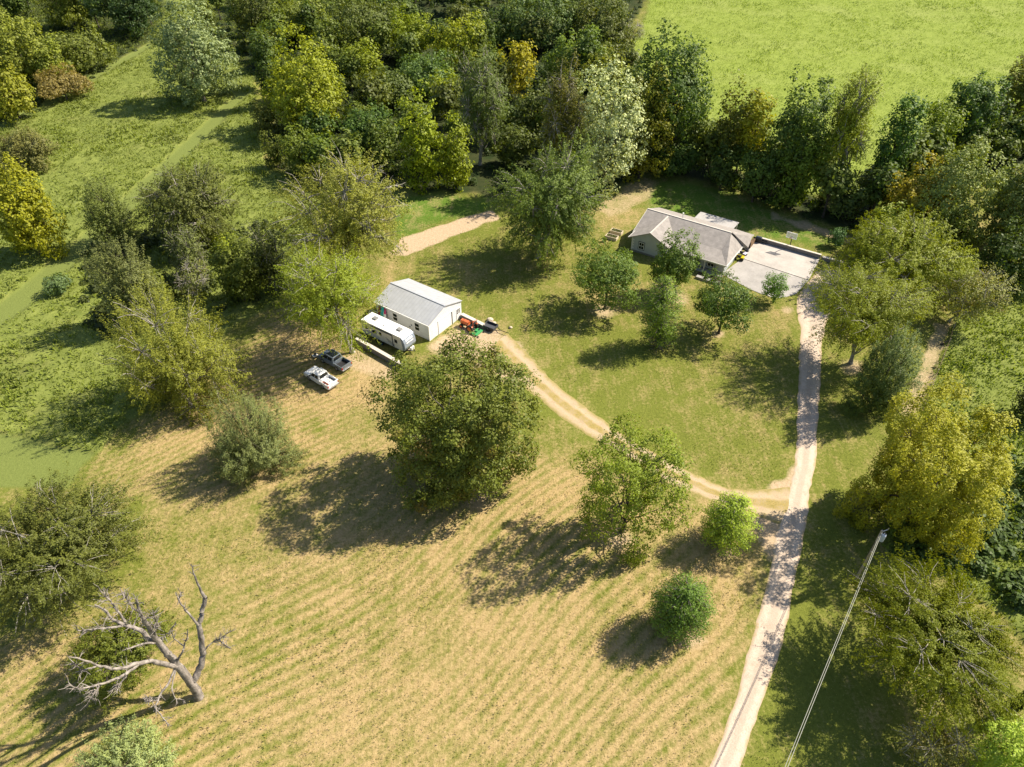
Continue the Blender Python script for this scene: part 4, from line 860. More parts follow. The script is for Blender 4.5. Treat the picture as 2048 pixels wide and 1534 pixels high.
# ------------------------------------------------------------------ things along the court
def quad_bike(px, rz_, paint, label):
    q = P(*px, .5); o = thing('quad_bike', label, 'quad bike', (q[0], q[1], 0), rz_, 'quad bikes parked along the house by the court')
    MB().box(-.35, -.2, .4, .45, .2, .68, .05, .05).build('body', BLACK, o, .05); MB().box(-.5, -.15, .66, .15, .15, .82, .04, .03).build('seat', BLACK, o, .04)
    for x, a in ((.6, .36), (-.6, .4)):
        MB().box(x - .32, -.5, .62, x + .32, .5, .72, .06, .05).build('fender', paint, o, .04)
        for s in (-1, 1): t = MB().cyl((x, s * .32, .29), (x, s * .56, .29), .29, n=14).build('wheel', RUBBER, o, .05)
    MB().path([(.3, -.38, 1.05), (.35, 0, 1.0), (.3, .38, 1.05)], .025).cyl((.35, 0, 1.0), (.5, 0, .65), .03).build('handlebar', BLACK, o)
    for s in (-1, 1): MB().box(.88, s * .22 - .08, .66, .93, s * .22 + .08, .74).build('headlight', LAMP, o)
HR = house.rotation_euler.z
quad_bike((1478.5, 514), HR + .1, simple('yellow_plastic', (.62, .47, .02), .35), 'yellow and black quad bike, nearest the porch corner of the court')
quad_bike((1483.5, 506), HR - .1, simple('lilac_plastic', (.66, .60, .70), .35), 'pale lilac-white quad bike beside the yellow one')
quad_bike((1487.5, 498.5), HR, simple('black_gloss', (.02, .02, .025), .3), 'black quad bike tucked under the roof edge behind the pale one')
q = P(1517, 479, .6); o = thing('barbecue_grill', 'black covered barbecue grill in the corner of the court against the block wall', 'grill', (q[0], q[1], 0), HR)
MB().box(-.55, -.3, .15, .55, .3, .85).build('cabinet', BLACK, o, .02); MB().box(-.6, -.34, .86, .6, .34, 1.2, .1, .12).build('hood', simple('grill_hood', (.05, .06, .08), .35), o, .06)
q = P(1528, 483, .4); o = thing('patio_table', 'low black side table next to the barbecue grill', 'table', (q[0], q[1], 0), HR); MB().box(-.55, -.35, .48, .55, .35, .54).build('tabletop', BLACK, o, .01)
for x in (-.48, .48):
    for s in (-.28, .28): MB().cyl((x, s, 0), (x, s, .48), .03).build('leg', BLACK, o)
q = P(1503, 487, .4); o = thing('firewood_rack', 'brown rack of stacked firewood under the low roof beside the court', 'firewood', (q[0], q[1], 0), HR + 1.57); f = MB(); rs = np.random.RandomState(4)
for i in range(9):
    for j in range(4): f.cyl((-1.1 + i * .26 + rs.uniform(-.03, .03), -.25, .2 + j * .22), (-1.1 + i * .26, .25, .2 + j * .22), rs.uniform(.08, .12), n=7)
f.build('logs', simple('firewood', (.26, .17, .10), .9, var=.2), o); MB().box(-1.3, -.2, 0, 1.2, .2, .07).box(-1.34, -.2, 0, -1.27, .2, 1.2).box(1.17, -.2, 0, 1.24, .2, 1.2).build('frame', BLACK, o)

# ------------------------------------------------------------------ raised beds, barrel
def raised(c4, lb, plants):
    p = [P(x, y, .55) for x, y in c4]; c = sum(p) / 4; d = (p[1] - p[0]) + (p[2] - p[3]); L_ = (np.linalg.norm(p[1] - p[0]) + np.linalg.norm(p[2] - p[3])) / 4; W_ = (np.linalg.norm(p[3] - p[0]) + np.linalg.norm(p[2] - p[1])) / 4
    o = thing('raised_bed', lb, 'planter', (c[0], c[1], 0), math.atan2(d[1], d[0]), 'raised garden beds west of the house'); b = MB()
    b.box(-L_, -W_, 0, L_, -W_ + .09, .6); b.box(-L_, W_ - .09, 0, L_, W_, .6); b.box(-L_, -W_ + .09, 0, -L_ + .09, W_ - .09, .6); b.box(L_ - .09, -W_ + .09, 0, L_, W_ - .09, .6); b.build('frame', WOODP, o, .01)
    MB().box(-L_ + .1, -W_ + .1, .05, L_ - .1, W_ - .1, .46).build('soil', SOIL, o)
    rs = np.random.RandomState(plants); V = []; n = 90
    for i in range(n):
        x, y = rs.uniform(-L_ + .2, L_ - .2), rs.uniform(-W_ + .2, W_ - .2); a = rs.uniform(0, 6.28); t = .22; e = np.array([math.cos(a), math.sin(a), .8]) * t; s_ = np.array([-math.sin(a), math.cos(a), 0]) * .07; b0 = np.array([x, y, .46])
        V += [b0, b0 + e / 2 + s_, b0 + e, b0 + e / 2 - s_]
    me = np_mesh('seedlings', V, quads=np.arange(4 * n).reshape(n, 4), fattr=dict(v=rs.rand(n), cv=rs.rand(n))); s_ = link_mesh('seedlings', me, o, MATS['leaf']); s_.color = (.13, .15, .03, 1)
g_ = lambda x, y: (1190 + x / 17.04, 430 + y / 17.04)
raised([g_(600, 440), g_(985, 545), g_(875, 625), g_(510, 525)], 'pale wooden raised bed of dark soil, the farther of the two left of the house', 1)
raised([g_(440, 615), g_(820, 720), g_(715, 805), g_(330, 710)], 'pale wooden raised bed with green growth, the nearer of the two left of the house', 2)
q = P(1208.5, 480.5, .3); o = MB().cyl((0, 0, 0), (0, 0, .85), .32, .36, n=18).build('barrel', BLACK, None, .03); o.location = (q[0], q[1], 0); tag(o, 'black barrel on the grass in front of the nearer raised bed', 'barrel')

# ------------------------------------------------------------------ utility pole and wires
pb = P(1709, 1162); pole = thing('utility_pole', 'weathered wooden utility pole with a grey transformer near the gravel drive', 'utility pole', pb)
MB().cyl((0, 0, 0), (0, 0, 8.75), .17, .11, n=12).build('pole', WOODW, pole, smooth=False)
MB().cyl((.02, .0, 8.55), (.75, .25, 8.6), .045).cyl((.7, .22, 8.6), (.7, .22, 8.85), .06, .03).build('bracket', STEEL, pole)
t = MB().cyl((.36, -.02, 7.2), (.36, -.02, 8.1), .25, n=16).cyl((.36, -.02, 8.1), (.36, -.02, 8.2), .25, .12, n=16).build('transformer', simple('transformer_grey', (.52, .56, .62), .4), pole); MB().cyl((.30, .05, 8.2), (.30, .05, 8.42), .05).cyl((.44, -.08, 8.2), (.44, -.08, 8.42), .05).build('bushing', BLACK, t)
MB().box(-.12, -.24, 5.0, .08, -.14, 5.5).build('meter_box', STEEL, pole); MB().cyl((-.17, 0, 0), (-.13, 0, 7.0), .025).build('conduit', BLACK, pole)
CAB = simple('wire_mat', (.30, .30, .25), .6, var=.03)
for nm, zo, xo, tgt, lb in (('power_wire', 8.62, .05, (1470, 1800), 'upper pale power wire running from the pole towards the bottom of the picture'), ('service_wire', 8.25, -.06, (1463, 1800), 'second service wire just left of the upper power wire below the transformer')):
    a = np.array([pb[0] + xo, pb[1], zo]); b = P(*tgt, zo - .3); t = np.linspace(0, 1, 15)[:, None]; pts = a * (1 - t) + b * t; pts[:, 2] -= .5 * np.sin(np.pi * t[:, 0])
    o = MB().path([tuple(p) for p in pts], .024, 6).build(nm, CAB, None); tag(o, lb, 'wire', 'overhead wires')
# ------------------------------------------------------------------ wire fence on the east side
fp = [P(x, y) for x, y in [(1914, 634), (1904, 662), (1895, 690), (1883, 722), (1871, 752), (1859, 782), (1850, 806), (1838, 838)]]
o = thing('wire_fence', 'rusty wire fence on wooden posts along the edge of the rough pasture', 'fence', fp[0])
wr = MB()
for i, p in enumerate(fp):
    q = p - fp[0]; MB().cyl((q[0], q[1], -.1), (q[0] + .03 * (i % 3 - 1), q[1], 1.25), .075, .065, n=8).build('post', WOODW, o)
for z in (.35, .7, 1.05): wr.path([tuple(p - fp[0] + np.array([0, 0, z])) for p in fp], .012, 5)
wr.build('wire', simple('rust', (.16, .10, .07), .8), o)
a, b = P(1882, 689, .1), P(1896, 680, .1); o = Geo(); rs = np.random.RandomState(2); o.tube(wob(a, b, rs, 6, .08), np.linspace(.16, .09, 6), 7); tag(link_mesh('fallen_branch', o.mesh('fallen_branch'), None, MATS['bark_dark']), 'dark fallen branch lying beside the wire fence', 'branch')
# ------------------------------------------------------------------ every tree: crown outline in the photo, foot if seen
TREES = [
 # kind, x0,y0,x1,y1, base, colour, label, name, dens, options
 ('maple', 752, 680, 1075, 1012, None, (.118, .125, .026), 'large round olive maple in the middle of the lawn, its crown touching the track', 'deciduous_tree', 1.15),
 ('open', 1158, 832, 1382, 1128, (1243, 1062), (.150, .170, .022), 'open crowned yellow-green tree with a dark forked trunk beside the track', 'deciduous_tree', 1.0),
 ('pine', 1402, 985, 1514, 1106, None, (.25, .30, .042), 'bright green feathery young conifer where track and drive meet', 'conifer_tree', 1.0),
 ('pine', 1303, 1148, 1426, 1284, None, (.102, .155, .028), 'dense dark green round pine alone on the dry grass near the drive', 'pine_tree', 1.2),
 ('cedar', 413, 790, 605, 958, None, (.125, .135, .050), 'grey-green bushy cedar standing alone left of the big round maple', 'cedar_tree', 1.0),
 ('wispy', 205, 575, 492, 850, (372, 790), WO, 'wide feathery olive tree with pale limbs at the left edge of the mown field', 'deciduous_tree', 1.15),
 ('wispy', -70, 955, 292, 1255, None, (.105, .105, .028), 'broad dull olive tree with grey branches at the left frame edge above the dead tree', 'deciduous_tree', 1.5),
 ('cedar', 138, 1212, 345, 1402, None, (.110, .120, .018), 'dark green cedar directly behind the bare dead tree', 'cedar_tree', 1.1),
 ('cedar', 148, 1440, 352, 1640, None, (.20, .22, .095), 'pale silvery green cedar cut off by the bottom edge below the dead tree', 'cedar_tree', 1.1),
 ('wispy', 550, 302, 812, 560, (690, 592), (.205, .190, .045), 'tall feathery yellowish tree with pale bare limbs behind the workshop', 'deciduous_tree', 1.15),
 ('wispy', 550, 490, 762, 705, (706, 704), (.18, .195, .022), 'yellow-green feathery tree drooping over the travel trailer and block wall', 'deciduous_tree', 1.35),
 ('wispy', 985, 278, 1207, 520, (1075, 515), (.125, .150, .040), 'large rounded grey-green tree between the workshop and the house', 'deciduous_tree', 2.0),
 ('oak', 1148, 478, 1278, 618, (1210, 617), (.105, .138, .034), 'round green young oak at the left front corner of the house', 'oak_tree', 1.0),
 ('oak', 1300, 460, 1402, 572, (1352, 590), (.095, .128, .030), 'dense dark green young oak in front of the house roof', 'oak_tree', 1.1),
 ('pine', 1278, 552, 1368, 690, (1318, 692), (.135, .185, .030), 'thin yellow-green young pine on the lawn below the two oaks', 'pine_tree', .7),
 ('oak', 1390, 540, 1506, 662, (1437, 667), (.080, .112, .026), 'dark green young oak on a thin trunk below the porch', 'oak_tree', .9),
 ('oak', 1524, 544, 1577, 604, (1547, 606), (.11, .17, .05), 'small light green sapling at the edge of the concrete apron', 'oak_tree', .8),
 ('wispy', 1616, 528, 1870, 722, (1701, 727), (.165, .168, .020), 'tall leaning yellow-green tree overhanging the gravel drive', 'deciduous_tree', 1.2),
 ('wispy', 1672, 425, 1955, 610, (1862, 580), (.180, .185, .020), 'yellow-green feathery tree behind the leaning tree near the wire fence', 'deciduous_tree', 1.6),
 ('cedar', 1688, 660, 1842, 832, None, (.080, .105, .028), 'dark olive cedar between the gravel drive and the wire fence', 'cedar_tree', 1.1),
 ('twiggy', 1868, 532, 2032, 650, (1898, 642), (.20, .185, .06), 'half bare tree with grey twigs at the head of the wire fence', 'deciduous_tree', 1.5),
 ('open', 1684, 768, 2018, 1112, (1822, 1040), (.245, .215, .020), 'big yellow-leaved tree on the right between drive and pasture', 'deciduous_tree', 1.7),
 ('wispy', 1706, 1142, 2046, 1450, None, (.128, .132, .012), 'huge dark olive-yellow tree in the lower right corner beside the power wires', 'deciduous_tree', 1.9),
 ('twiggy', 1790, 1420, 1965, 1580, None, (.17, .15, .05), 'brownish twiggy shrub at the bottom edge right of the drive', 'shrub', 1.3),
 ('oak', 1925, 1432, 2110, 1640, None, (.27, .31, .055), 'bright light green leafy tree cut off by the bottom right corner', 'deciduous_tree', 1.0),
 ('broad', 2005, 1285, 2130, 1450, None, (.05, .06, .015), 'dark shaded tree cut off by the right frame edge in the lower right', 'deciduous_tree', 1.0),
 ('broad', 2022, 765, 2110, 850, None, (.06, .065, .02), 'dark brownish crown poking in at the right frame edge above the yellow tree', 'deciduous_tree', 1.0),
 ('shrub', 1655, 455, 1694, 493, None, (.065, .115, .045), 'single rounded dark shrub on the lawn behind the court', 'shrub', 1.2),
 # left meadow
 ('broad', -40, 318, 132, 512, None, (.205, .185, .014), 'dense golden green tree at the left frame edge in the meadow', 'deciduous_tree', 1.2),
 ('cedar', -20, 255, 112, 345, None, (.13, .12, .04), 'brownish green scrub cedar behind the golden tree at the left edge', 'cedar_tree', .9),
 ('cedar', 162, 352, 282, 495, None, (.105, .120, .030), 'slender dull green cedar on the mown path in the meadow', 'cedar_tree', 1.0),
 ('wispy', 272, 325, 480, 505, (425, 488), (.105, .105, .032), 'wide dark olive tree with a thick brown trunk left of the feathery trees', 'deciduous_tree', 1.7),
 ('wispy', 325, 448, 425, 565, None, (.115, .120, .045), 'loose grey-green sapling in front of the wide dark olive tree', 'deciduous_tree', 1.3),
 ('cedar', 165, 478, 330, 660, None, (.115, .120, .042), 'bushy grey-olive cedar above the wide feathery tree on the left', 'cedar_tree', 1.0),
 ('broad', 262, 535, 345, 620, None, (.115, .12, .02), 'small yellow-green tree wedged between the cedar and the wide feathery tree', 'deciduous_tree', 1.0),
 ('broad', 415, 470, 530, 612, None, (.098, .105, .018), 'yellow-green bushy tree in the dark clump left of the feathery pair', 'deciduous_tree', 1.2),
 ('wispy', 490, 440, 585, 590, None, (.075, .08, .024), 'dark olive tree in the clump touching the feathery pair', 'deciduous_tree', 1.6),
 ('shrub', 418, 455, 475, 505, None, (.20, .21, .02), 'small bright yellow-green bush beside the thick brown trunk', 'shrub', 1.1),
 ('twiggy', 350, 520, 420, 600, None, (.15, .15, .06), 'pale twiggy bush in the shady gap of the left clump', 'shrub', 1.3),
 ('shrub', 85, 545, 145, 590, None, (.11, .14, .07), 'low whitish green bush beside the lower mown path', 'shrub', 1.0),
 # silver tree and upper left
 ('poplar', 300, -40, 475, 205, None, (.160, .190, .080), 'large tree with silvery leaves hanging over the upper left path', 'poplar_tree', 1.2),
 ('broad', -60, 15, 105, 160, None, (.165, .165, .030), 'broad pale olive tree in the upper left corner group', 'deciduous_tree', 1.0),
 ('broad', -40, 118, 65, 235, None, (.19, .175, .022), 'golden olive tree at the left frame edge below the pale olive tree', 'deciduous_tree', 1.0),
 ('broad', 55, 70, 142, 165, None, (.17, .175, .03), 'light yellowish tree in the middle of the upper left group', 'deciduous_tree', 1.0),
 ('broad', 108, 52, 226, 140, None, (.125, .13, .032), 'olive tree at the right end of the upper left group', 'deciduous_tree', 1.0),
 ('shrub', 70, 128, 185, 195, None, (.19, .135, .055), 'low reddish brown thicket at the foot of the upper left group', 'shrub', 1.0),
 ('broad', 70, -40, 178, 50, None, (.12, .125, .018), 'dark green-gold tree at the top edge left of the silvery tree', 'deciduous_tree', 1.0),
 ('broad', 170, -45, 310, 62, None, (.035, .055, .018), 'dark shaded tree at the top edge touching the silvery tree', 'deciduous_tree', 1.0),
 ('broad', -60, -60, 60, 30, None, (.07, .09, .02), 'dark tree filling the extreme upper left corner', 'deciduous_tree', 1.0),
 # the wood, front to back
 ('broad', 530, 50, 688, 255, None, (.200, .200, .018), 'tall bright yellow-green tree at the left end of the woods', 'deciduous_tree', 1.1),
 ('broad', 800, 172, 890, 372, None, (.170, .185, .010), 'tall vivid yellow-green tree at the front middle of the woods', 'deciduous_tree', 1.2),
 ('broad', 878, 228, 942, 372, None, (.165, .175, .010), 'narrower vivid yellow-green tree just right of the tall vivid one', 'deciduous_tree', 1.1),
 ('broad', 858, 140, 926, 228, None, (.185, .195, .010), 'vivid yellow-green crown behind the tall vivid tree', 'deciduous_tree', 1.0),
 ('wispy', 912, 100, 1015, 300, (960, 330), (.098, .115, .035), 'grey-green fine-leaved tree right of the vivid yellow-green trees', 'deciduous_tree', 1.9),
 ('broad', 1000, 82, 1070, 190, None, (.25, .205, .018), 'golden yellow tree in the middle of the woods', 'deciduous_tree', 1.0),
 ('wispy', 1078, 112, 1175, 300, (1148, 385), (.120, .105, .024), 'brownish olive tree with a pale slender trunk left of the silvery poplar', 'deciduous_tree', 1.7),
 ('poplar', 1155, 125, 1292, 388, None, (.31, .33, .165), 'tall silvery white poplar at the right front of the woods', 'poplar_tree', 1.25),
 ('broad', 1238, 130, 1348, 345, None, (.165, .150, .018), 'tall golden green tree just right of the silvery poplar', 'deciduous_tree', 1.1),
 ('broad', 1265, 50, 1418, 258, (1335, 340), (.060, .088, .020), 'big round dark green tree standing out against the open field', 'deciduous_tree', 1.2),
 ('broad', 1090, 52, 1215, 165, None, (.125, .155, .035), 'light olive rounded tree behind the silvery poplar', 'deciduous_tree', 1.1),
 ('broad', 985, -10, 1142, 92, None, (.085, .110, .038), 'grey-green tree at the top edge in the middle of the woods', 'deciduous_tree', 1.1),
 ('broad', 1130, -20, 1262, 92, None, (.095, .100, .030), 'dull olive tree at the top edge next to the open field', 'deciduous_tree', 1.1),
 ('twiggy', 1235, 40, 1290, 85, None, (.22, .21, .12), 'small pale whitish shrub at the corner of the woods and field', 'shrub', 1.5),
 ('broad', 865, 26, 965, 132, None, (.205, .205, .016), 'bright yellow-green crown at the back of the woods', 'deciduous_tree', 1.1),
 ('broad', 772, 14, 868, 115, None, (.165, .180, .014), 'yellow-green crown left of the bright one at the back of the woods', 'deciduous_tree', 1.1),
 ('broad', 683, 76, 764, 170, None, (.155, .165, .014), 'yellow-green tree right of the tall tree at the left end of the woods', 'deciduous_tree', 1.1),
 ('broad', 655, -12, 795, 105, None, (.100, .110, .032), 'muted olive tree at the top edge left of centre in the woods', 'deciduous_tree', 1.1),
 ('broad', 530, -18, 668, 78, None, (.145, .155, .034), 'olive green tree behind the tall tree at the left end of the woods', 'deciduous_tree', 1.1),
 ('broad', 456, -30, 545, 92, None, (.075, .080, .018), 'dark olive tree between the silvery tree and the woods', 'deciduous_tree', 1.1),
 ('broad', 776, 104, 905, 190, None, (.088, .122, .038), 'bluish green tree in the middle of the woods', 'deciduous_tree', 1.1),
 ('broad', 736, 132, 835, 215, None, (.085, .100, .030), 'dull green tree left of the bluish green tree', 'deciduous_tree', 1.1),
 ('broad', 685, 205, 790, 330, None, (.065, .098, .024), 'dark green viny tree at the front of the woods behind the feathery tree', 'deciduous_tree', 1.2),
 ('broad', 735, 238, 805, 345, None, (.098, .115, .024), 'olive green tree left of the tall vivid tree', 'deciduous_tree', 1.1),
 ('broad', 562, 248, 642, 345, None, (.100, .115, .018), 'yellowish green bushy tree at the left front corner of the woods', 'deciduous_tree', 1.1),
 ('broad', 598, 212, 672, 285, None, (.060, .090, .024), 'mid green viny tree under the tall tree at the left end of the woods', 'deciduous_tree', 1.1),
 ('shrub', 500, 198, 566, 275, None, (.120, .115, .030), 'brownish bush at the edge of the path by the woods', 'shrub', 1.1),
 ('shrub', 518, 262, 575, 335, None, (.105, .110, .022), 'olive bush at the left corner of the woods below the brownish bush', 'shrub', 1.1),
 ('broad', 500, 60, 560, 205, None, (.050, .070, .016), 'dark tree shading the path at the left end of the woods', 'deciduous_tree', 1.1),
 ('broad', 1030, 155, 1115, 275, None, (.085, .095, .026), 'dull dark olive tree below the golden yellow tree', 'deciduous_tree', 1.1),
 ('broad', 1165, 95, 1262, 190, None, (.150, .150, .026), 'yellowish olive tree between the silvery poplar and the field', 'deciduous_tree', 1.1),
 ('broad', 985, 250, 1075, 330, None, (.080, .090, .020), 'dark olive tree in the shade behind the large rounded grey-green tree', 'deciduous_tree', 1.1),
 # tree line behind the house
 ('broad', 1428, 158, 1515, 318, (1455, 358), (0.124, 0.120, 0.023), 'leaning dark tree with a brownish top in the tree line behind the house', 'deciduous_tree', 1.1),
 ('broad', 1478, 182, 1548, 300, (1515, 378), (.225, .200, .014), 'tree with a yellow top in the tree line behind the house', 'deciduous_tree', 1.1),
 ('broad', 1534, 150, 1665, 330, (1592, 402), (0.074, 0.101, 0.023), 'tall dark green tree with a pointed top in the tree line', 'deciduous_tree', 1.2),
 ('broad', 1552, 225, 1655, 405, None, (0.108, 0.137, 0.018), 'mid green rounded tree in front of the tall dark pointed one', 'deciduous_tree', 1.1),
 ('wispy', 1645, 138, 1765, 330, (1690, 425), (.175, .185, .018), 'feathery yellow-green tree in the middle of the tree line', 'deciduous_tree', 1.7),
 ('broad', 1750, 188, 1848, 375, (1785, 425), (0.068, 0.111, 0.023), 'dark viny tree right of the feathery tree in the tree line', 'deciduous_tree', 1.2),
 ('broad', 1842, 200, 1932, 292, (1885, 375), (.130, .155, .016), 'light green spreading tree right of the dark viny tree', 'deciduous_tree', 1.0),
 ('broad', 1878, 148, 2012, 300, (1950, 355), (0.070, 0.104, 0.028), 'round dark green tree near the right end of the tree line', 'deciduous_tree', 1.2),
 ('broad', 1995, 112, 2100, 275, None, (0.115, 0.111, 0.021), 'dark brownish tree at the right frame edge of the tree line', 'deciduous_tree', 1.1),
 ('twiggy', 1842, 262, 1895, 320, None, (.21, .16, .08), 'small pinkish brown tree below the light green spreading tree', 'deciduous_tree', 2.0),
 ('broad', 1300, 275, 1405, 345, None, (0.068, 0.098, 0.023), 'low dark green tree under the big round tree behind the house', 'deciduous_tree', 1.1),
 ('broad', 1415, 285, 1490, 375, None, (0.074, 0.098, 0.025), 'dark tree at the left foot of the tree line behind the house', 'deciduous_tree', 1.1),
 ('broad', 1480, 290, 1560, 400, None, (0.081, 0.111, 0.023), 'dark green tree at the middle foot of the tree line', 'deciduous_tree', 1.1),
 ('broad', 1655, 345, 1735, 432, None, (0.092, 0.111, 0.034), 'dark grey-green tree at the corner of the lawn behind the court', 'deciduous_tree', 1.1),
 ('shrub', 1635, 350, 1688, 405, None, (.19, .165, .03), 'small yellowish bush at the foot of the tree line', 'shrub', 1.1),
 # right edge group
 ('poplar', 1815, 285, 2012, 500, None, (.150, .175, .040), 'large light green tree with upright leaves in the right hand group', 'deciduous_tree', 1.1),
 ('poplar', 1958, 278, 2140, 520, None, (.125, .145, .034), 'tall green tree at the right frame edge next to the large light green one', 'deciduous_tree', 1.1),
 ('broad', 1745, 310, 1905, 480, None, (.235, .180, .022), 'golden autumn-tinted tree in the right hand group above the court', 'deciduous_tree', 1.0),
 ('broad', 1718, 405, 1812, 505, None, (.165, .180, .024), 'pale yellow-green tree at the left foot of the golden tree', 'deciduous_tree', 1.0),
 ('broad', 1840, 415, 1960, 520, None, (.135, .145, .022), 'yellow-green tree in front of the large light green tree', 'deciduous_tree', 1.0),
 ('broad', 1945, 440, 2090, 590, None, (.060, .080, .020), 'dark green tree at the right frame edge above the half bare tree', 'deciduous_tree', 1.1),
]
for i, (k, x0, y0, x1, y1, base, col, lab, nm, dn) in enumerate(TREES):
    if k == 'broad' and y1 < 440:
        ex, ey = (x1 - x0) * .04, (y1 - y0) * .03; x0, x1, y1 = x0 - ex, x1 + ex, y1 + 2 * ey
    B, c, r, rz = crown_fit(x0, y0, x1, y1, base)
    cat = {'shrub': 'shrub', 'pine_tree': 'pine', 'conifer_tree': 'conifer', 'cedar_tree': 'cedar', 'poplar_tree': 'poplar', 'oak_tree': 'oak'}.get(nm, 'tree')
    root = make_tree(k, B, c, r, rz, col, lab, cat, nm, 100 + i, None, dn, box=(x0, y0, x1, y1))
    if lab.startswith('tall feathery yellowish'):      # the bare limbs that stick out of its right side
        rs = np.random.RandomState(77); n0 = np.array([B[0], B[1], 0]); n0 /= np.linalg.norm(n0)
        for pts in ([(700, 455), (735, 428), (762, 405), (787, 396), (808, 407)], [(715, 450), (742, 440), (772, 441), (802, 428)], [(700, 420), (728, 385), (748, 352), (762, 330)], [(708, 430), (740, 412), (772, 376), (802, 369)], [(712, 470), (755, 470), (790, 490), (806, 508)]):
            g = Geo(); q = np.array([ray_plane(x, y, B + n0 * rs.uniform(-4, 0), n0) - B for x, y in pts]); f = np.stack([np.interp(np.linspace(0, len(q) - 1, 16), np.arange(len(q)), q[:, j]) for j in range(3)], -1)
            f[1:-1] += rs.normal(0, .06, f[1:-1].shape); g.tube(f, np.linspace(.15, .035, 16), 6)
            for _ in range(16):
                j = rs.randint(4, 15); d = unit(unit(f[min(j + 1, 15)] - f[j]) * .7 + rs.normal(0, .55, 3)); g.tube(wob(f[j], f[j] + d * rs.uniform(.6, 2.0), rs, 5, .18), np.linspace(.045, .016, 5), 4)
            link_mesh('bare_branch', g.mesh('bare_branch'), root, MATS['bark_pale'])
# woodland interior: trees nothing in the photo tells apart
protos = []
for i, (r, rz, h, col) in enumerate([(4.4, 5.2, 13.5, (.095, .112, .024)), (3.8, 5.6, 13, (.105, .120, .026)), (4.8, 4.8, 12, (.078, .098, .022)), (3.4, 4.6, 11, (.100, .110, .022)), (4.2, 4.4, 11.5, (.098, .115, .026)), (3.0, 5.4, 13, (.060, .082, .018)), (4.9, 5.0, 12.5, (.090, .095, .026)), (3.7, 4.2, 10.5, (.090, .112, .020))]):
    protos.append(dict(r=r, rz=rz, h=h, col=col, obj=None))
PLACED = [(o.location.x, o.location.y) for o in C.objects if o.type == 'EMPTY' and o.name.split('.')[0] in ('deciduous_tree', 'poplar_tree', 'cedar_tree', 'shrub')]
def filler(polyname, n, gap, label, group, seed, box, edge=6, scl=(.8, 1.25)):
    rs = np.random.RandomState(seed); k = 0; here = []
    for _ in range(20000):
        if k >= n: break
        x, y = rs.uniform(box[0], box[1]), rs.uniform(box[2], box[3]); u, v = proj(x, y)
        if poly_sd(np.array([u]), np.array([v]), POLY[polyname])[0] < edge or v < -60: continue
        if min((x - a) ** 2 + (y - b) ** 2 for a, b in here + PLACED) < gap * gap: continue
        p = protos[rs.randint(len(protos))]; here.append((x, y)); s = rs.uniform(*scl)
        if p['obj'] is None:
            p['obj'] = make_tree('broad', np.array([x, y, 0.]), np.array([0, 0, p['h'] - p['rz']]), p['r'], p['rz'], p['col'], label, 'tree', 'deciduous_tree', 900 + k, group, 0.95, leafscale=1.1)
            o = p['obj']
        else: o = copy_tree(p['obj'])
        o['label'] = label; o['group'] = group
        o.location = (x, y, 0); o.rotation_euler.z = rs.uniform(0, 6.28); o.scale = (s, s, s * rs.uniform(.9, 1.1)); k += 1
    return k
nf = filler('wood', 130, 5.0, 'dark to mid green tree packed among others in the interior of the woods', 'interior trees of the woods', 5, (-100, 140, 125, 330))
nf2 = filler('wood_west', 24, 6.0, 'shaded green tree packed into the upper left corner group behind the named trees', 'upper left corner trees', 6, (-215, -90, 190, 330))
# right group filler and far shade trees are of the same kinds
POLY['east_group'] = [(1790, 470), (1850, 400), (2060, 300), (2400, 330), (2400, 620), (2070, 590), (1960, 540), (1880, 520)]
nf3 = filler('east_group', 14, 6.0, 'green tree closely packed in the right hand group behind the half bare tree', 'trees of the right hand group', 8, (60, 150, 95, 180), 2)
POLY['tree_line'] = [(1290, 320), (1330, 300), (1450, 330), (1600, 370), (1720, 420), (1790, 400), (1900, 345), (2050, 300), (2060, 340), (1860, 400), (1800, 440), (1730, 462), (1600, 425), (1450, 368)]
nf4 = filler('tree_line', 32, 3.6, 'dark green tree crowded into the foot of the tree line behind the house and court', 'trees at the foot of the tree line', 9, (30, 150, 95, 200), 2, (.75, 1.15))
print('filler', nf, nf2, nf3, 'leaf quads', NPOLY[0])
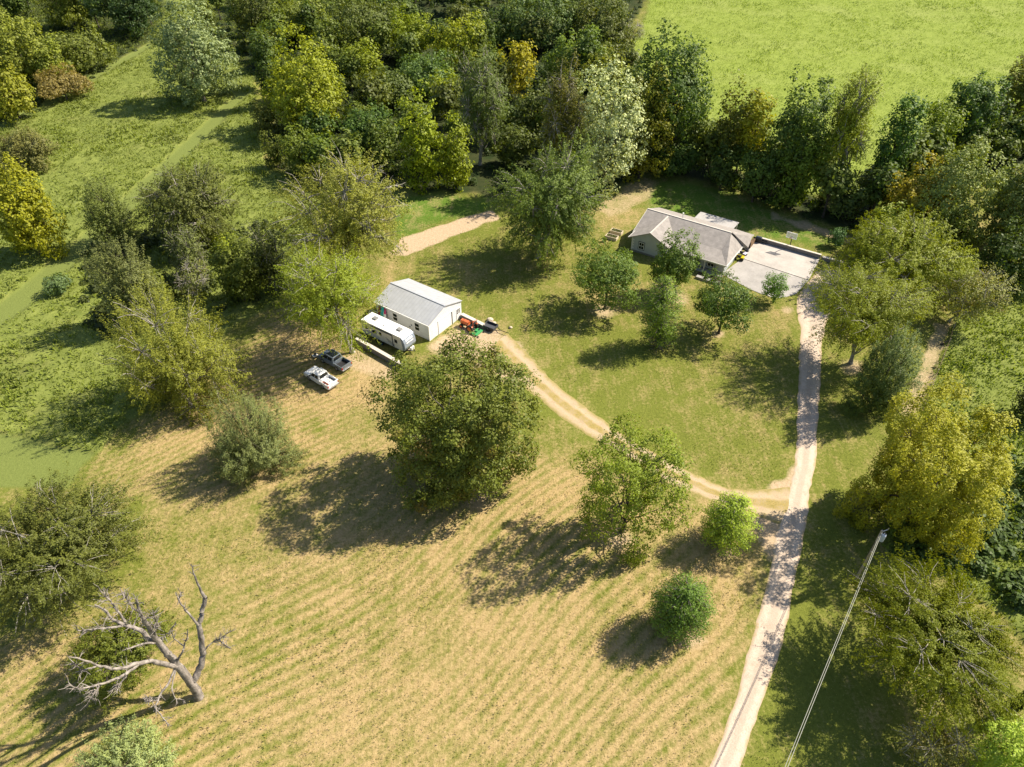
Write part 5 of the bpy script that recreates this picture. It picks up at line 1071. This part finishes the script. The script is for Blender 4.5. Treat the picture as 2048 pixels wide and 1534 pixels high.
# undergrowth: one uncountable mass of low leaves under the woods and along their edges
def undergrowth(name, polyname, n, box, seed, col, lab):
    rs = np.random.RandomState(seed); X = rs.uniform(box[0], box[1], n * 4); Y = rs.uniform(box[2], box[3], n * 4); u, v = proj(X, Y)
    d = poly_sd(u, v, POLY[polyname]); k = (d > 1) & (v > -40) & (u > -150) & (u < 2200) & (rs.rand(n * 4) < (0.25 + 0.75 * (vnoise(X, Y, 5, seed) > .42))); X, Y, d = X[k][:n], Y[k][:n], d[k][:n]; m = len(X); nb = 60
    H = (0.6 + 2.2 * vnoise(X, Y, 6, seed + 1)) * np.clip(d / 10, .35, 1); N = m * nb; ci = np.repeat(np.arange(m), nb); g = rs.normal(0, 1, (N, 3)); g /= np.linalg.norm(g, axis=1, keepdims=True); g[:, 2] = np.abs(g[:, 2])
    R_ = 0.9; pos = np.stack([X, Y, 0 * X], -1)[ci] + g * np.stack([R_ + 0 * H, R_ + 0 * H, H], -1)[ci] * rs.uniform(.5, 1, (N, 1)) ** .5
    nr = unit(g + np.array([0, 0, .4]) + rs.normal(0, .4, (N, 3))); tg = unit(rs.normal(0, 1, (N, 3))); bt = unit(np.cross(nr, tg)); tg = np.cross(bt, nr); L, W = .52, .36
    V = np.stack([pos - tg * L / 2, pos + bt * W / 2, pos + tg * L / 2, pos - bt * W / 2], 1).reshape(-1, 3)
    me = np_mesh(name, V, quads=np.arange(N * 4).reshape(N, 4), fattr=dict(v=rs.rand(N), cv=rs.rand(m)[ci]))
    o = link_mesh(name, me, None, MATS['leaf']); o.color = (*col, 1); tag(o, lab, 'undergrowth', None, 'stuff')
undergrowth('undergrowth', 'wood', 2200, (-100, 160, 105, 330), 21, (.055, .080, .022), 'dense dark green undergrowth on the floor and margins of the woods')
undergrowth('undergrowth', 'wood_west', 700, (-230, -80, 150, 330), 22, (.070, .085, .022), 'low bushy undergrowth below the upper left corner group')
POLY['east_scrub'] = [(1900, 980), (2050, 900), (2400, 900), (2400, 1300), (2050, 1290), (1960, 1180), (1840, 1130), (1790, 1110)]
POLY['west_clump'] = [(170, 500), (330, 440), (560, 440), (630, 540), (560, 592), (430, 625), (330, 640), (250, 690), (160, 690)]
undergrowth('undergrowth', 'west_clump', 350, (-90, -20, 85, 160), 24, (.075, .085, .025), 'low shrubby growth in the dark clump left of the feathery pair')
undergrowth('undergrowth', 'east_scrub', 800, (30, 100, 40, 80), 23, (.090, .125, .035), 'leafy scrub between the yellow tree and the right frame edge')

# ------------------------------------------------------------------ the dead tree
def dead_tree():
    B = P(400, 1394); root = thing('dead_tree', 'bare dead tree with silver-grey forked limbs in the lower left', 'dead tree', B)
    n0 = np.array([B[0], B[1], 0]); n0 = n0 / np.linalg.norm(n0); side = np.array([-n0[1], n0[0], 0])
    def nd(x, y, d): 
        q = ray_plane(x / 2.872, 1000 + y / 2.872, B + n0 * d, n0); return q - B
    rs = np.random.RandomState(5)
    def limb(g, pts, r0, r1, d0, d1):
        n = len(pts); q = np.array([nd(x, y, d0 + (d1 - d0) * i / (n - 1)) for i, (x, y) in enumerate(pts)]); t = np.linspace(0, n - 1, n * 5)
        f = np.stack([np.interp(t, np.arange(n), q[:, k]) for k in range(3)], -1); f[1:-1] += rs.normal(0, .045, f[1:-1].shape)
        for _ in range(1): f[1:-1] = (f[:-2] + 2 * f[1:-1] + f[2:]) / 4
        rr = np.linspace(r0, r1, len(f)) * (1 + rs.normal(0, .06, len(f))); g.tube(f, rr, 8)
        return f, rr
    def twigs(g, f, n, ln, r):
        for _ in range(n):
            i = rs.randint(len(f) // 3, len(f) - 1); d = unit(f[min(i + 1, len(f) - 1)] - f[i]) * .6 + rs.normal(0, .55, 3); d = unit(d); L = ln * rs.uniform(.4, 1.2)
            g.tube(wob(f[i], f[i] + d * L, rs, 5, .2), np.linspace(r, .012, 5), 4)
            if rs.rand() < .5: g.tube(wob(f[i] + d * L * .5, f[i] + d * L * .5 + unit(d + rs.normal(0, .6, 3)) * L * .5, rs, 4, .2), np.linspace(r * .7, .01, 4), 4)
    def part(name, limbs, tw=0, ln=1.2):
        limbs = [(a[0], a[1] * 1.12, a[2] * 1.15, a[3], a[4]) for a in limbs]; tw = int(tw * 3)
        g = Geo()
        for a in limbs:
            f, rr = limb(g, *a)
            if tw: twigs(g, f, tw, ln, .038)
        link_mesh(name, g.mesh(name), root, MATS['bark_dead'])
    part('trunk', [([(1155, 1150), (1130, 1095), (1095, 1050), (1020, 950), (960, 880), (905, 810)], .42, .22, 0, 0.4)])
    part('branch', [([(905, 812), (850, 790), (790, 740), (720, 720), (650, 690), (600, 630), (545, 600)], .22, .05, .4, 2.5), ([(720, 720), (600, 738), (510, 745), (445, 750)], .10, .03, 1.5, .5), ([(720, 705), (680, 640), (640, 590), (575, 520)], .10, .03, 1.5, 3.0)], 9, 1.1)
    part('branch', [([(905, 812), (870, 760), (830, 690), (800, 640), (780, 570)], .24, .06, .4, -.5), ([(815, 660), (750, 600), (695, 535)], .10, .03, -.2, -1.2), ([(890, 790), (900, 720), (880, 630)], .08, .03, .3, -1)], 12, .9)
    part('branch', [([(905, 815), (840, 822), (780, 840), (725, 857)], .10, .05, .4, -1.2)], 4, .6)
    part('branch', [([(1010, 955), (940, 945), (870, 920), (790, 940), (720, 965), (640, 970), (560, 950), (480, 920), (395, 900)], .22, .04, .1, -2.5), ([(790, 945), (720, 1000), (640, 1040), (560, 1060), (470, 1085), (385, 1060)], .13, .03, -.9, -3), ([(720, 1000), (690, 1055), (650, 1085)], .06, .02, -1.2, -1.5), ([(600, 1048), (550, 1090), (518, 1147)], .06, .025, -2, -2.4), ([(560, 950), (470, 985), (425, 930)], .06, .02, -1.5, -2)], 8, 1.0)
    part('branch', [([(1015, 935), (1050, 870), (1075, 790), (1080, 740)], .10, .03, .1, -1.5), ([(1060, 840), (1000, 800), (985, 740), (1010, 700)], .06, .02, -.5, -1.5), ([(1010, 710), (960, 770), (925, 795)], .04, .02, -1.4, -1)], 4, .7)
    part('branch', [([(1115, 1035), (1150, 960), (1165, 880), (1155, 800), (1145, 720), (1165, 640), (1180, 560)], .27, .17, .1, .8), ([(1180, 560), (1150, 520), (1120, 440), (1098, 370)], .13, .03, .8, 1.5)], 3, .6)
    part('branch', [([(1140, 718), (1080, 650), (1040, 600), (1010, 530)], .11, .03, .5, 1.8), ([(1025, 575), (1040, 535)], .05, .02, 1.5, 1.8)], 3, .6)
    part('branch', [([(1170, 868), (1220, 820), (1270, 790), (1325, 745)], .07, .02, .4, -.8), ([(1260, 800), (1310, 850)], .03, .015, -.3, -.8)], 8, .8)
    part('branch', [([(1005, 965), (970, 1050), (920, 1120), (890, 1190), (930, 1240), (970, 1300)], .10, .03, .1, -3.2), ([(900, 1150), (840, 1155)], .05, .02, -2, -2.6)], 8, .8)
    part('branch', [([(1010, 980), (990, 1060), (990, 1110), (1020, 1170)], .06, .02, 0, -2), ([(1005, 1140), (1055, 1155)], .03, .015, -1.5, -2)], 3, .5)
dead_tree()
